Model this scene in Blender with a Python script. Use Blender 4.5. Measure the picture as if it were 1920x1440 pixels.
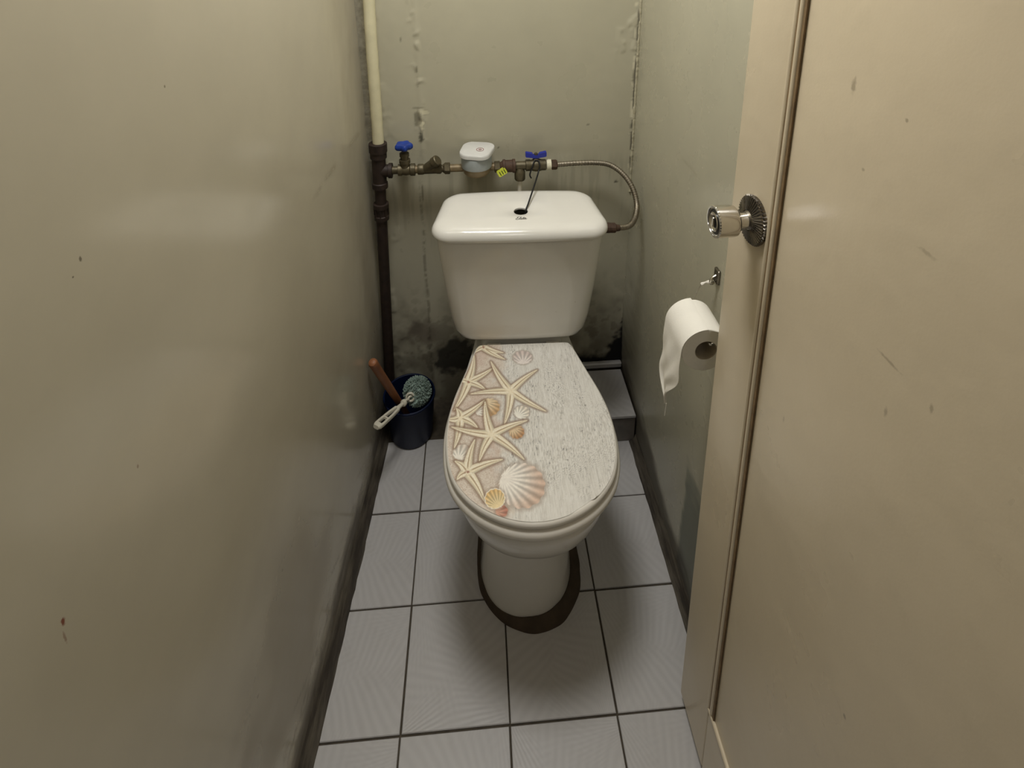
import bpy, bmesh, math, random
import numpy as np
from mathutils import Vector, Matrix, Euler

random.seed(7)
for o in list(bpy.data.objects):
    bpy.data.objects.remove(o, do_unlink=True)
scene = bpy.context.scene
COL = scene.collection

# ------------------------------------------------------------------ camera
# wide phone lens held upright, only the lower part of its frame is kept
FPX, PPY, CAM_H = 1040.0, 160.0, 1.45
pitch, yaw, roll = math.atan(315 / FPX), math.radians(3.8), math.radians(-0.5)
F = Vector((math.sin(yaw) * math.cos(pitch), math.cos(yaw) * math.cos(pitch), -math.sin(pitch)))
R0 = Vector((math.cos(yaw), -math.sin(yaw), 0)); U0 = R0.cross(F)
RR = math.cos(roll) * R0 + math.sin(roll) * U0
UU = math.cos(roll) * U0 - math.sin(roll) * R0
cam_d = bpy.data.cameras.new('camera'); cam = bpy.data.objects.new('camera', cam_d); COL.objects.link(cam)
m = Matrix((RR, UU, -F)).transposed().to_4x4(); m.translation = (0, 0, CAM_H)
cam.matrix_world = m
cam_d.sensor_fit = 'HORIZONTAL'; cam_d.sensor_width = 36; cam_d.lens = FPX / 1920 * 36
cam_d.shift_y = -(720 - PPY) / 1920; cam_d.clip_start = 0.01
scene.camera = cam

# ------------------------------------------------------------------ world, lights, exposure
w = bpy.data.worlds.new('world'); scene.world = w; w.use_nodes = True
w.node_tree.nodes['Background'].inputs['Color'].default_value = (1.0, 0.93, 0.84, 1)
w.node_tree.nodes['Background'].inputs['Strength'].default_value = 0.035
def area(name, loc, size, power, col, target):
    d = bpy.data.lights.new(name, 'AREA'); d.shape = 'DISK'; d.size = size; d.energy = power; d.color = col
    o = bpy.data.objects.new(name, d); COL.objects.link(o); o.location = loc
    o.rotation_euler = (Vector(target) - Vector(loc)).to_track_quat('-Z', 'Y').to_euler(); return o
area('ceiling_light', (-0.04, 0.88, 2.20), 0.38, 13.2, (1.0, 0.99, 0.965), (-0.04, 0.88, 0))
area('hall_light', (0.05, -0.75, 2.30), 0.30, 1.6, (1.0, 0.97, 0.95), (0.05, 0.3, 0.8))
vs = scene.view_settings
vs.view_transform = 'Standard'; vs.look = 'None'; vs.gamma = 1.0; vs.exposure = 0.0; vs.use_curve_mapping = False

# ------------------------------------------------------------------ noise for numpy
def _h(ix, iy, s):
    n = (ix * 374761393 + iy * 668265263 + s * 974711) & 0x7fffffff
    n = ((n ^ (n >> 13)) * 1274126177) & 0x7fffffff
    return ((n ^ (n >> 16)) & 0xffff) / 65535.0
def vn(x, y, s=0):
    x = np.asarray(x, float); y = np.asarray(y, float)
    ix = np.floor(x).astype(np.int64); iy = np.floor(y).astype(np.int64)
    fx = x - ix; fy = y - iy; fx = fx * fx * (3 - 2 * fx); fy = fy * fy * (3 - 2 * fy)
    a = _h(ix, iy, s); b = _h(ix + 1, iy, s); c = _h(ix, iy + 1, s); d = _h(ix + 1, iy + 1, s)
    return (a * (1 - fx) + b * fx) * (1 - fy) + (c * (1 - fx) + d * fx) * fy
def fbm(x, y, s=0, o=4):
    t = 0; a = .5; n = 0
    for k in range(o):
        t = t + a * vn(x * 2 ** k, y * 2 ** k, s + k * 17); n += a; a *= .5
    return t / n
def sst(a, b, x):
    t = np.clip((x - a) / (b - a), 0, 1); return t * t * (3 - 2 * t)

# ------------------------------------------------------------------ materials
def srgb(r, g, b):
    f = lambda c: (c / 255 / 12.92) if c / 255 <= .04045 else ((c / 255 + .055) / 1.055) ** 2.4
    return (f(r), f(g), f(b), 1)
class NT:
    def __init__(s, name):
        s.m = bpy.data.materials.new(name); s.m.use_nodes = True; s.t = s.m.node_tree
        s.b = s.t.nodes['Principled BSDF']
    def n(s, typ, **kw):
        o = s.t.nodes.new(typ)
        for k, v in kw.items():
            if k.startswith('i_'):
                key = k[2:]; key = int(key) if key.isdigit() else key.replace('_', ' ')
                s.put(o.inputs[key], v)
            else: setattr(o, k, v)
        return o
    def put(s, inp, v):
        if isinstance(v, bpy.types.NodeSocket): s.t.links.new(v, inp)
        else: inp.default_value = v
    def set(s, **kw):
        for k, v in kw.items(): s.put(s.b.inputs[k.replace('_', ' ')], v)
        return s
    def co(s, scale=(1, 1, 1), kind='Object'):
        c = s.n('ShaderNodeTexCoord'); mp = s.n('ShaderNodeMapping')
        s.t.links.new(c.outputs[kind], mp.inputs['Vector']); mp.inputs['Scale'].default_value = scale
        return mp.outputs['Vector']
    def noise(s, scale, detail=4, rough=.55, vec=None, dist=0):
        o = s.n('ShaderNodeTexNoise'); o.inputs['Scale'].default_value = scale; o.inputs['Detail'].default_value = detail
        o.inputs['Roughness'].default_value = rough; o.inputs['Distortion'].default_value = dist
        s.put(o.inputs['Vector'], vec if vec is not None else s.co()); return o.outputs['Fac']
    def ramp(s, fac, stops):
        r = s.n('ShaderNodeValToRGB'); s.put(r.inputs['Fac'], fac)
        e = r.color_ramp.elements
        while len(e) < len(stops): e.new(.5)
        for i, (p, c) in enumerate(stops): e[i].position = p; e[i].color = c if len(c) == 4 else (*c, 1)
        return r.outputs['Color']
    def mix(s, fac, a, b, mode='MIX'):
        o = s.n('ShaderNodeMix', data_type='RGBA', blend_type=mode)
        s.put(o.inputs[0], fac); s.put(o.inputs[6], a); s.put(o.inputs[7], b); return o.outputs[2]
    def math(s, op, a, b=0.0, c=0.0):
        o = s.n('ShaderNodeMath', operation=op); s.put(o.inputs[0], a); s.put(o.inputs[1], b); s.put(o.inputs[2], c); return o.outputs[0]
    def mrange(s, v, a, b, lo, hi):
        o = s.n('ShaderNodeMapRange'); s.put(o.inputs[0], v)
        for i, x in enumerate((a, b, lo, hi)): o.inputs[i + 1].default_value = x
        return o.outputs[0]
    def bump(s, h, strength, dist=.002, normal=None):
        o = s.n('ShaderNodeBump'); o.inputs['Strength'].default_value = strength; o.inputs['Distance'].default_value = dist
        s.put(o.inputs['Height'], h)
        if normal is not None: s.put(o.inputs['Normal'], normal)
        return o.outputs['Normal']
    def attr(s, name):
        return s.n('ShaderNodeAttribute', attribute_name=name)
MATS = {}
def simple(name, col, rough=.5, metal=0, var=.12, vscale=40, bump=0, bscale=200, spec=.5, coat=0):
    if name in MATS: return MATS[name]
    t = NT(name); c = Vector(col[:3])
    f = t.noise(vscale, 4)
    t.set(Base_Color=t.ramp(f, [(.25, tuple(c * (1 - var))), (.75, tuple(c * (1 + var)))]), Roughness=rough, Metallic=metal)
    t.b.inputs['Specular IOR Level'].default_value = spec
    t.b.inputs['Coat Weight'].default_value = coat
    if bump: t.set(Normal=t.bump(t.noise(bscale, 3), bump, .001))
    MATS[name] = t.m; return t.m

def wall_paint(name, base, rough=.24, spots=()):
    t = NT(name); c = Vector(base[:3])
    f = t.noise(5, 5, .6)
    col = t.ramp(f, [(.3, tuple(c * .955)), (.7, tuple(c * 1.04))])
    sp = t.noise(420, 2, .5)
    col = t.mix(t.mrange(sp, .70, .80, 0, .07), col, (*(c * .5), 1))
    for (p, rad, sc, k) in spots:
        v = t.n('ShaderNodeVectorMath', operation='SUBTRACT'); t.put(v.inputs[0], t.co()); v.inputs[1].default_value = p
        v2 = t.n('ShaderNodeVectorMath', operation='MULTIPLY'); t.put(v2.inputs[0], v.outputs[0]); v2.inputs[1].default_value = rad
        l = t.n('ShaderNodeVectorMath', operation='LENGTH'); t.put(l.inputs[0], v2.outputs[0])
        d = t.math('ADD', l.outputs['Value'], t.math('MULTIPLY', t.noise(260, 3), .9))
        col = t.mix(t.mrange(d, .75, 1.05, k, 0), col, sc)
    a = t.attr('stain')
    col = t.mix(a.outputs['Alpha'], col, a.outputs['Color'])
    r = t.mrange(t.noise(9, 4), .3, .7, rough - .05, rough + .07)
    r2 = t.math('ADD', r, t.math('MULTIPLY', a.outputs['Alpha'], .45))
    n1 = t.bump(t.noise(5, 1), .03, .02)
    n2 = t.bump(t.noise(120, 2, .5), .014, .0012, n1)
    t.set(Base_Color=col, Roughness=r2, Normal=n2)
    return t.m

def tile_mat():
    t = NT('glazed_tile')
    v = t.co()
    sep = t.n('ShaderNodeSeparateXYZ'); t.put(sep.inputs[0], v)
    x, y = sep.outputs[0], sep.outputs[1]
    nz = t.noise(14, 2)
    def fan(x0, y0, n, ph):
        a = t.math('ARCTAN2', t.math('SUBTRACT', x, x0), t.math('SUBTRACT', y, y0))
        return t.math('SINE', t.math('ADD', t.math('MULTIPLY', a, n), t.math('ADD', t.math('MULTIPLY', nz, 5), ph)))
    f1 = fan(-.07, -.19, 110, 0); f2 = fan(.16, .09, 120, 1.3); f3 = fan(-.13, .16, 105, 2.0)
    m1 = t.mrange(t.noise(9, 2), .42, .58, 0, 1)
    h = t.mix(m1, f1, f2); h = t.mix(t.mrange(t.noise(7, 1), .45, .6, 0, 1), h, f3)
    oi = t.n('ShaderNodeObjectInfo')
    base = t.mix(t.mrange(h, -1, 1, 0, 1), (.475, .46, .45, 1), (.515, .50, .488, 1))
    dirt = t.noise(22, 5, .65)
    base = t.mix(t.mrange(dirt, .5, .75, 0, .18), base, (.34, .31, .28, 1))
    base = t.mix(t.mrange(oi.outputs['Random'], 0, 1, 0, .10), base, (.44, .42, .41, 1))
    t.set(Base_Color=base, Roughness=.32, Normal=t.bump(h, .10, .0005))
    return t.m

WALL = srgb(178, 171, 144)
M_left = wall_paint('paint_left', srgb(186, 179, 160), .17, [
    ((.0005, .346 - .4, .879), (0, 260, 120), srgb(120, 55, 35), .9), ((.0005, .343 - .4, .864), (0, 420, 80), srgb(120, 80, 60), .5),
    ((0, .455 - .4, 1.161), (0, 300, 180), srgb(70, 60, 45), .7), ((0, .443 - .4, 1.151), (0, 420, 420), srgb(60, 52, 40), .7),
    ((0, .615 - .4, 1.273), (0, 330, 330), srgb(80, 72, 52), .6), ((0, .457 - .4, .914), (0, 420, 200), srgb(100, 70, 55), .5)])
M_back = wall_paint('paint_back', srgb(184, 179, 157), .30)
M_right = wall_paint('paint_right', srgb(182, 178, 158), .26)
M_tile = tile_mat()
M_riser = simple('grimy_riser_tile', srgb(112, 106, 98), .5, 0, .3, 30)
M_grout = simple('grout', srgb(72, 64, 52), .9, 0, .35, 60, .4, 300)
M_ceil = simple('ceiling_paint', srgb(215, 210, 195), .8, 0, .03, 6)
def cove_mat():
    t = NT('grimy_mortar')
    f = t.noise(1, 6, .65, t.co((60, 9, 60)))
    c = t.ramp(f, [(.25, srgb(28, 24, 19)), (.45, srgb(56, 49, 40)), (.6, srgb(84, 77, 65)), (.8, srgb(112, 104, 90))])
    t.set(Base_Color=c, Roughness=.75, Normal=t.bump(f, .5, .003)); return t.m
M_cove = cove_mat()
def porcelain(name, col, rough=.12):
    t = NT(name); c = Vector(col[:3])
    f = t.noise(7, 5, .6)
    b = t.ramp(f, [(.3, tuple(c * .96)), (.7, tuple(c * 1.02))])
    sp = t.noise(90, 2)
    b = t.mix(t.mrange(sp, .76, .80, 0, .30), b, (.25, .2, .15, 1))
    t.set(Base_Color=b, Roughness=rough); t.b.inputs['Coat Weight'].default_value = .3; t.b.inputs['Coat Roughness'].default_value = .05
    return t.m
M_porc = porcelain('porcelain', (.80, .78, .72))
M_plast = porcelain('seat_plastic', (.80, .76, .68), .28)
M_beige = None
def door_paint():
    t = NT('door_paint'); c = Vector(srgb(210, 196, 170)[:3])
    f = t.noise(3.5, 6, .6)
    b = t.ramp(f, [(.3, tuple(c * .95)), (.7, tuple(c * 1.03))])
    big = t.noise(16, 5, .7)
    b = t.mix(t.mrange(big, .58, .75, 0, .16), b, (*(c * .72), 1))
    for (y, z, sy, sz, ang, k) in [(.497, 1.292, 160, 60, .6, .6), (.426, 1.281, 300, 260, 0, .6), (.466, 1.218, 250, 300, 0, .5), (.381, 1.182, 60, 250, .2, .35),
                              (.395, 1.063, 45, 330, -.35, .5), (.388, 1.014, 260, 100, -.3, .5), (.347, 1.060, 300, 120, -.3, .5), (.362, .650, 230, 200, 0, .7), (.526, .861, 350, 120, -.3, .4)]:
        mp = t.n('ShaderNodeMapping', vector_type='POINT'); cc = t.n('ShaderNodeTexCoord')
        t.put(mp.inputs['Vector'], cc.outputs['Object'])
        v = t.n('ShaderNodeVectorMath', operation='SUBTRACT'); t.put(v.inputs[0], cc.outputs['Object']); v.inputs[1].default_value = (0, y - .02, z - .02)
        t.put(mp.inputs['Vector'], v.outputs[0]); mp.inputs['Rotation'].default_value = (ang, 0, 0); mp.inputs['Scale'].default_value = (0, sy, sz)
        l = t.n('ShaderNodeVectorMath', operation='LENGTH'); t.put(l.inputs[0], mp.outputs[0])
        d = t.math('ADD', l.outputs['Value'], t.math('MULTIPLY', t.noise(200, 3), 1.0))
        b = t.mix(t.mrange(d, .75, 1.15, k * .75, 0), b, srgb(96, 80, 58))
    r = t.mrange(t.noise(6, 4), .3, .7, .26, .36)
    t.set(Base_Color=b, Roughness=r, Normal=t.bump(t.noise(300, 3), .08, .001, t.bump(t.noise(8, 3), .1, .02)))
    return t.m
M_door = door_paint()
M_groove = simple('door_groove_brown', srgb(120, 98, 68), .7, 0, .4, 30)  # brown for the thin strips along the panel joint
def metal(name, col, rough, bumpy=0, var=.25, sc=60):
    t = NT(name); c = Vector(col[:3]); f = t.noise(sc, 5, .65)
    t.set(Base_Color=t.ramp(f, [(.3, tuple(c * (1 - var))), (.7, tuple(c * (1 + var)))]), Metallic=1.0, Roughness=t.mrange(f, .2, .8, rough, rough + .15))
    if bumpy: t.set(Normal=t.bump(t.noise(150, 4), bumpy, .001))
    return t.m
M_chrome = metal('chrome', (.66, .64, .60), .11, 0, .06)
M_chromed = metal('chrome_tarnished', (.22, .20, .17), .22, 0, .3, 90)
M_steel = metal('braided_steel', (.30, .265, .205), .42, 0, .2, 120)
M_brassold = simple('tarnished_brass', srgb(92, 84, 64), .48, .55, .3, 90, .3)
M_brass = simple('dull_brass', srgb(122, 106, 78), .5, .3, .25, 70)
M_iron = simple('rusty_iron', srgb(44, 32, 25), .62, .15, .45, 55, .6, 120)
M_rust = simple('rust_coupling', srgb(72, 52, 38), .7, .1, .4, 70, .6, 140)
M_pvc = simple('cream_painted_pipe', srgb(212, 205, 172), .42, 0, .08, 30, .15, 60)
M_blue = simple('blue_plastic', srgb(24, 56, 140), .35, 0, .12, 60)
M_blue2 = simple('blue_enamel', srgb(26, 42, 150), .33, 0, .12, 60)
M_meter = simple('meter_white', srgb(205, 204, 200), .4, 0, .04, 60)
M_meterg = simple('meter_grey', srgb(150, 156, 156), .42, 0, .06, 60)
M_red = simple('meter_red', srgb(140, 60, 60), .5)
M_yel = simple('seal_yellow', srgb(196, 204, 66), .5, 0, .1)
M_dark = simple('seal_dark', srgb(60, 70, 20), .6)
M_black = simple('black_cord', srgb(14, 14, 16), .5, 0, .1)
M_tape = simple('white_tape', srgb(220, 214, 190), .6, 0, .1, 200, .4, 300)
M_wplast = simple('white_plastic', srgb(214, 208, 190), .4, 0, .06)
M_bucket = simple('navy_plastic', srgb(6, 20, 50), .45, 0, .15, 30, spec=.25)
M_bristle = simple('grey_green_bristle', srgb(140, 158, 148), .85, 0, .25, 90, .5, 300)
M_wood = simple('brown_handle', srgb(148, 96, 62), .5, 0, .2, 30)
M_paper = simple('tissue_paper', srgb(240, 236, 226), .9, 0, .02, 30, .25, 260)
M_card = simple('cardboard_tube', srgb(170, 158, 138), .85, 0, .05)
M_cement = simple('dirty_cement', srgb(72, 60, 46), .85, 0, .25, 40, .5, 150)
M_ink = simple('black_print', srgb(40, 38, 36), .4)

# ------------------------------------------------------------------ mesh helpers
def tag(o, label=None, cat=None, group=None, kind=None):
    if label: o['label'] = label
    if cat: o['category'] = cat
    if group: o['group'] = group
    if kind: o['kind'] = kind
    return o
def mesh_obj(name, verts, faces, mat, parent=None, loc=(0, 0, 0), smooth=True, angle=40, fix=True):
    me = bpy.data.meshes.new(name)
    me.from_pydata([tuple(map(float, v)) for v in verts], [], [tuple(map(int, f)) for f in faces]); me.update()
    if fix:
        bm = bmesh.new(); bm.from_mesh(me); bmesh.ops.recalc_face_normals(bm, faces=bm.faces); bm.to_mesh(me); bm.free()
    if mat: me.materials.append(mat)
    if smooth:
        me.polygons.foreach_set('use_smooth', [True] * len(me.polygons))
        me.set_sharp_from_angle(angle=math.radians(angle))
    o = bpy.data.objects.new(name, me); COL.objects.link(o); o.location = loc
    if parent: o.parent = parent
    return o
def empty(name, loc=(0, 0, 0), rot=(0, 0, 0)):
    o = bpy.data.objects.new(name, None); COL.objects.link(o); o.location = loc; o.rotation_euler = rot
    o.empty_display_size = .03; return o
class G:
    """collects geometry; shift is subtracted from every vertex"""
    def __init__(s, shift=(0, 0, 0)): s.v = []; s.f = []; s.sh = np.array(shift, float)
    def add(s, v, f):
        k = len(s.v); s.v += [tuple(np.asarray(p, float) - s.sh) for p in v]; s.f += [tuple(i + k for i in q) for q in f]; return s
    def rings(s, rings, cap0=True, cap1=True, closed=True):
        n = len(rings[0]); v = [p for r in rings for p in r]; f = []
        for i in range(len(rings) - 1):
            for j in range(n if closed else n - 1):
                a, b = i * n + j, i * n + (j + 1) % n
                f.append((a, b, b + n, a + n))
        if cap0: f.append(tuple(range(n))[::-1])
        if cap1: f.append(tuple(range((len(rings) - 1) * n, len(rings) * n)))
        return s.add(v, f)
    def lathe(s, base, axis, prof, n=24, cap0=True, cap1=True, wob=None):
        """prof: list of (r, t) along axis from base"""
        ax = np.array(axis, float); ax /= np.linalg.norm(ax)
        up = np.array((0, 0, 1.)) if abs(ax[2]) < .9 else np.array((1., 0, 0))
        e1 = np.cross(up, ax); e1 /= np.linalg.norm(e1); e2 = np.cross(ax, e1); b = np.array(base, float)
        rs = []
        for (r, t) in prof:
            ring = []
            for j in range(n):
                a = 2 * math.pi * j / n
                rr = r * (wob(a, t) if wob else 1)
                ring.append(b + ax * t + rr * (math.cos(a) * e1 + math.sin(a) * e2))
            rs.append(ring)
        return s.rings(rs, cap0, cap1)
    def cyl(s, p0, p1, r, n=20, r1=None, bev=0):
        p0 = np.array(p0, float); p1 = np.array(p1, float); L = np.linalg.norm(p1 - p0); r1 = r if r1 is None else r1
        if bev: pr = [(r - bev, 0), (r, bev), (r1, L - bev), (r1 - bev, L)]
        else: pr = [(r, 0), (r1, L)]
        return s.lathe(p0, p1 - p0, pr, n)
    def tube(s, pts, r, n=12, res=6, rfun=None, spline=True):
        P = catmull(pts, res) if spline else [np.array(p, float) for p in pts]
        rs = []; prev = None
        for i, p in enumerate(P):
            t = P[min(i + 1, len(P) - 1)] - P[max(i - 1, 0)]; t = t / (np.linalg.norm(t) + 1e-12)
            if prev is None:
                u = np.array((0, 0, 1.)) if abs(t[2]) < .9 else np.array((1., 0, 0)); e1 = np.cross(u, t)
            else: e1 = prev - t * np.dot(prev, t)
            e1 /= np.linalg.norm(e1); prev = e1; e2 = np.cross(t, e1)
            rr = r if rfun is None else rfun(i / (len(P) - 1)) * r
            rs.append([p + rr * (math.cos(2 * math.pi * j / n) * e1 + math.sin(2 * math.pi * j / n) * e2) for j in range(n)])
        return s.rings(rs)
    def box(s, c, h, bev=0):
        c = np.array(c, float); hx, hy, hz = h
        if not bev:
            v = [c + np.array((sx * hx, sy * hy, sz * hz)) for sx in (-1, 1) for sy in (-1, 1) for sz in (-1, 1)]
            return s.add(v, [(0, 1, 3, 2), (4, 6, 7, 5), (0, 4, 5, 1), (2, 3, 7, 6), (0, 2, 6, 4), (1, 5, 7, 3)])
        rr = lambda a, b: rrect(a, b, bev, 3)
        R = [[(c[0] + x, c[1] + y, c[2] - hz) for x, y in rr(hx - bev, hy - bev)], [(c[0] + x, c[1] + y, c[2] - hz + bev) for x, y in rr(hx, hy)],
             [(c[0] + x, c[1] + y, c[2] + hz - bev) for x, y in rr(hx, hy)], [(c[0] + x, c[1] + y, c[2] + hz) for x, y in rr(hx - bev, hy - bev)]]
        return s.rings(R)
    def obj(s, name, mat, parent=None, loc=(0, 0, 0), **k): return mesh_obj(name, s.v, s.f, mat, parent, loc, **k)
def catmull(pts, res=6, closed=False):
    P = [np.array(p, float) for p in pts]; n = len(P); out = []
    rng = range(n) if closed else range(n - 1)
    for i in rng:
        if closed: p0, p1, p2, p3 = P[i - 1], P[i], P[(i + 1) % n], P[(i + 2) % n]
        else: p0, p1, p2, p3 = P[max(i - 1, 0)], P[i], P[i + 1], P[min(i + 2, n - 1)]
        for k in range(res):
            t = k / res
            out.append(.5 * (2 * p1 + (p2 - p0) * t + (2 * p0 - 5 * p1 + 4 * p2 - p3) * t * t + (3 * p1 - p0 - 3 * p2 + p3) * t ** 3))
    if not closed: out.append(P[-1])
    return out
def rrect(hx, hy, r, n=6, hx_back=None):
    """rounded rectangle ring, counter-clockwise; hx_back = half width at +y"""
    hb = hx if hx_back is None else hx_back; pts = []
    for cx, cy, a0, hw in ((1, 1, 0, hb), (-1, 1, 90, hb), (-1, -1, 180, hx), (1, -1, 270, hx)):
        rr = min(r, hw * .999, hy * .999)
        for k in range(n + 1):
            a = math.radians(a0 + 90 * k / n)
            pts.append((cx * (hw - rr) + rr * math.cos(a), cy * (hy - rr) + rr * math.sin(a)))
    return pts
def offset_ring(ring, d):
    """shrink (d>0) a closed 2D CCW ring"""
    P = np.array(ring); n = len(P); t = np.roll(P, -1, 0) - np.roll(P, 1, 0)
    t /= np.linalg.norm(t, axis=1)[:, None] + 1e-9
    nrm = np.stack([-t[:, 1], t[:, 0]], 1)
    return [tuple(p) for p in P + nrm * d]
def one(name, g_fn, mat, base, label, cat, group=None, **k):
    g = G(base); g_fn(g); o = g.obj(name, mat, None, base, **k); return tag(o, label, cat, group)
def grid_wall(name, us, vs_, pos, stain, mat, loc, disp=None, back=None):
    """us, vs_: 1D arrays; pos(U,V,D)->xyz ; stain(U,V)->rgba"""
    U, V = np.meshgrid(us, vs_, indexing='ij'); nu, nv = U.shape
    D = disp(U, V) if disp is not None else np.zeros_like(U)
    P = pos(U, V, D).reshape(-1, 3)
    idx = np.arange(nu * nv).reshape(nu, nv)
    faces = np.stack([idx[:-1, :-1], idx[1:, :-1], idx[1:, 1:], idx[:-1, 1:]], -1).reshape(-1, 4)
    # slab behind: rim vertices pushed back
    rim = np.concatenate([idx[:, 0], idx[-1, 1:], idx[-2::-1, -1], idx[0, -2:0:-1]])
    B = pos(U, V, D * 0 - .06).reshape(-1, 3)[rim]
    k = nu * nv; nr = len(rim)
    side = [(rim[i], k + i, k + (i + 1) % nr, rim[(i + 1) % nr]) for i in range(nr)]
    P = np.concatenate([P, B]) - np.array(loc)
    me = bpy.data.meshes.new(name)
    me.from_pydata(P.tolist(), [], faces.tolist() + [tuple(int(x) for x in s) for s in side] + [tuple(range(k, k + nr))]); me.update()
    bm = bmesh.new(); bm.from_mesh(me); bmesh.ops.recalc_face_normals(bm, faces=bm.faces); bm.to_mesh(me); bm.free()
    S = stain(U, V).reshape(-1, 4); S = np.concatenate([S, np.zeros((nr, 4))])
    at = me.attributes.new('stain', 'FLOAT_COLOR', 'POINT'); at.data.foreach_set('color', S.astype(np.float32).ravel())
    me.polygons.foreach_set('use_smooth', [True] * len(me.polygons)); me.set_sharp_from_angle(angle=math.radians(60))
    me.materials.append(mat)
    o = bpy.data.objects.new(name, me); COL.objects.link(o); o.location = loc
    return tag(o, kind='structure')
def over(S, col, a):
    """composite colour over stain array (premultiplied style mix)"""
    a = np.clip(a, 0, 1); A = S[..., 3]; out = A + a - A * a
    for k in range(3):
        S[..., k] = np.where(out > 1e-6, (S[..., k] * A * (1 - a) + col[k] * a) / np.maximum(out, 1e-6), col[k])
    S[..., 3] = out; return S
def dens(a, b, c, s1, s2):
    return np.concatenate([np.arange(a, b, s1), np.arange(b, c + 1e-6, s2)])

# ------------------------------------------------------------------ room shell
YB = 1.40; XR = .43; ZC = 2.45; YF = -.45
LX = lambda y: -.346 + (y - .62) * .0656          # left wall runs slightly askew
STEP_Y, STEP_Z = 1.212, .095

# floor bed
mesh_obj('floor', [(-.46, YF, -.06), (.50, YF, -.06), (.50, YB + .05, -.06), (-.46, YB + .05, -.06), (-.46, YF, -.004), (.50, YF, -.004), (.50, YB + .05, -.004), (-.46, YB + .05, -.004)],
         [(0, 3, 2, 1), (4, 5, 6, 7), (0, 1, 5, 4), (1, 2, 6, 5), (2, 3, 7, 6), (3, 0, 4, 7)], M_grout, smooth=False)
floor = bpy.data.objects['floor']; tag(floor, kind='structure')
P = .204; X0, Y0 = -.175, .648
def clip_poly(poly, a, b, c):
    """keep a*x+b*y<=c"""
    out = []
    for i in range(len(poly)):
        p, q = poly[i], poly[(i + 1) % len(poly)]
        dp, dq = a * p[0] + b * p[1] - c, a * q[0] + b * q[1] - c
        if dp <= 0: out.append(p)
        if (dp < 0) != (dq < 0) and abs(dp - dq) > 1e-9:
            t = dp / (dp - dq); out.append((p[0] + t * (q[0] - p[0]), p[1] + t * (q[1] - p[1])))
    return out
def tile_prism(name, poly, z0, z1, mat, parent, bev=.0012):
    c = np.mean(np.array(poly), 0); loc = (c[0], c[1], z0)
    q = [(x - c[0], y - c[1]) for x, y in poly]
    qi = [(x * (1 - bev / .1), y * (1 - bev / .1)) for x, y in q]
    n = len(q); rings = [[(x, y, 0) for x, y in q], [(x, y, z1 - z0 - bev) for x, y in q], [(x, y, z1 - z0) for x, y in qi]]
    g = G().rings(rings); return g.obj(name, mat, parent, loc, smooth=False)
shared = None; gap = .0017
for j in range(-5, 4):
    for i in range(-1, 4):
        x0, x1 = X0 + (i - 1 + 0) * P + P * 0, X0 + i * P
        x0, x1 = X0 + (i - 1) * P, X0 + i * P
        y0, y1 = Y0 + (j - 1) * P, Y0 + j * P
        jx, jy = random.uniform(-.0006, .0006), random.uniform(-.0006, .0006)
        poly = [(x0 + gap + jx, y0 + gap + jy), (x1 - gap + jx, y0 + gap + jy), (x1 - gap + jx, y1 - gap + jy), (x0 + gap + jx, y1 - gap + jy)]
        full = len(poly)
        poly = clip_poly(poly, 1, 0, XR - .002); poly = clip_poly(poly, -1, .0656, .346 + .62 * .0656 - .003) if poly else poly
        poly = clip_poly(poly, 0, 1, 1.258) if poly else poly
        if len(poly) < 3: continue
        ar = .5 * abs(sum(poly[k][0] * poly[(k + 1) % len(poly)][1] - poly[(k + 1) % len(poly)][0] * poly[k][1] for k in range(len(poly))))
        if ar < .0004: continue
        dz = random.uniform(-.0004, .0004)
        whole = ar > (P - 2 * gap) ** 2 * .999
        if whole:
            if shared is None:
                h = P / 2 - gap
                o = tile_prism('floor_tile', [(-h, -h), (h, -h), (h, h), (-h, h)], -.004, 0, M_tile, floor); shared = o.data
            else:
                o = bpy.data.objects.new('floor_tile', shared); COL.objects.link(o); o.parent = floor
            o.location = ((x0 + x1) / 2 + jx, (y0 + y1) / 2 + jy, -.004 + dz); o.rotation_euler = (0, 0, math.radians(90) * ((i * 2 + j * 3) % 4))
        else:
            o = tile_prism('floor_tile', poly, -.004, dz, M_tile, floor)

# raised tiled ledge at the back
mesh_obj('trim_1', [], [], None)
bpy.data.objects.remove(bpy.data.objects['trim_1'])
g = G(); g.box((.225, (STEP_Y + .008 + YB) / 2, STEP_Z / 2 - .006), (.203, (YB - STEP_Y - .008) / 2, STEP_Z / 2 - .004))
ledge = tag(g.obj('trim_1', M_grout, smooth=False), kind='structure')
for k in range(2):
    a = XR - .004 - (k + 1) * P; b = XR - .004 - k * P
    tile_prism('ledge_tile', [(a + gap, STEP_Y - .004), (b - gap, STEP_Y - .004), (b - gap, YB - .022), (a + gap, YB - .022)], STEP_Z - .008, STEP_Z, M_tile, ledge)
    gg = G(); gg.box(((a + b) / 2, STEP_Y + .003, STEP_Z / 2 - .006), ((b - a) / 2 - gap, .004, STEP_Z / 2 - .008), .001); gg.obj('riser_tile', M_riser, ledge, smooth=False)
# low tile edge at the foot of the back wall
g = G(); g.box((.30, YB - .010, STEP_Z + .010), (.128, .008, .009), .003); tag(g.obj('baseboard_back', M_tile), kind='structure')

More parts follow.
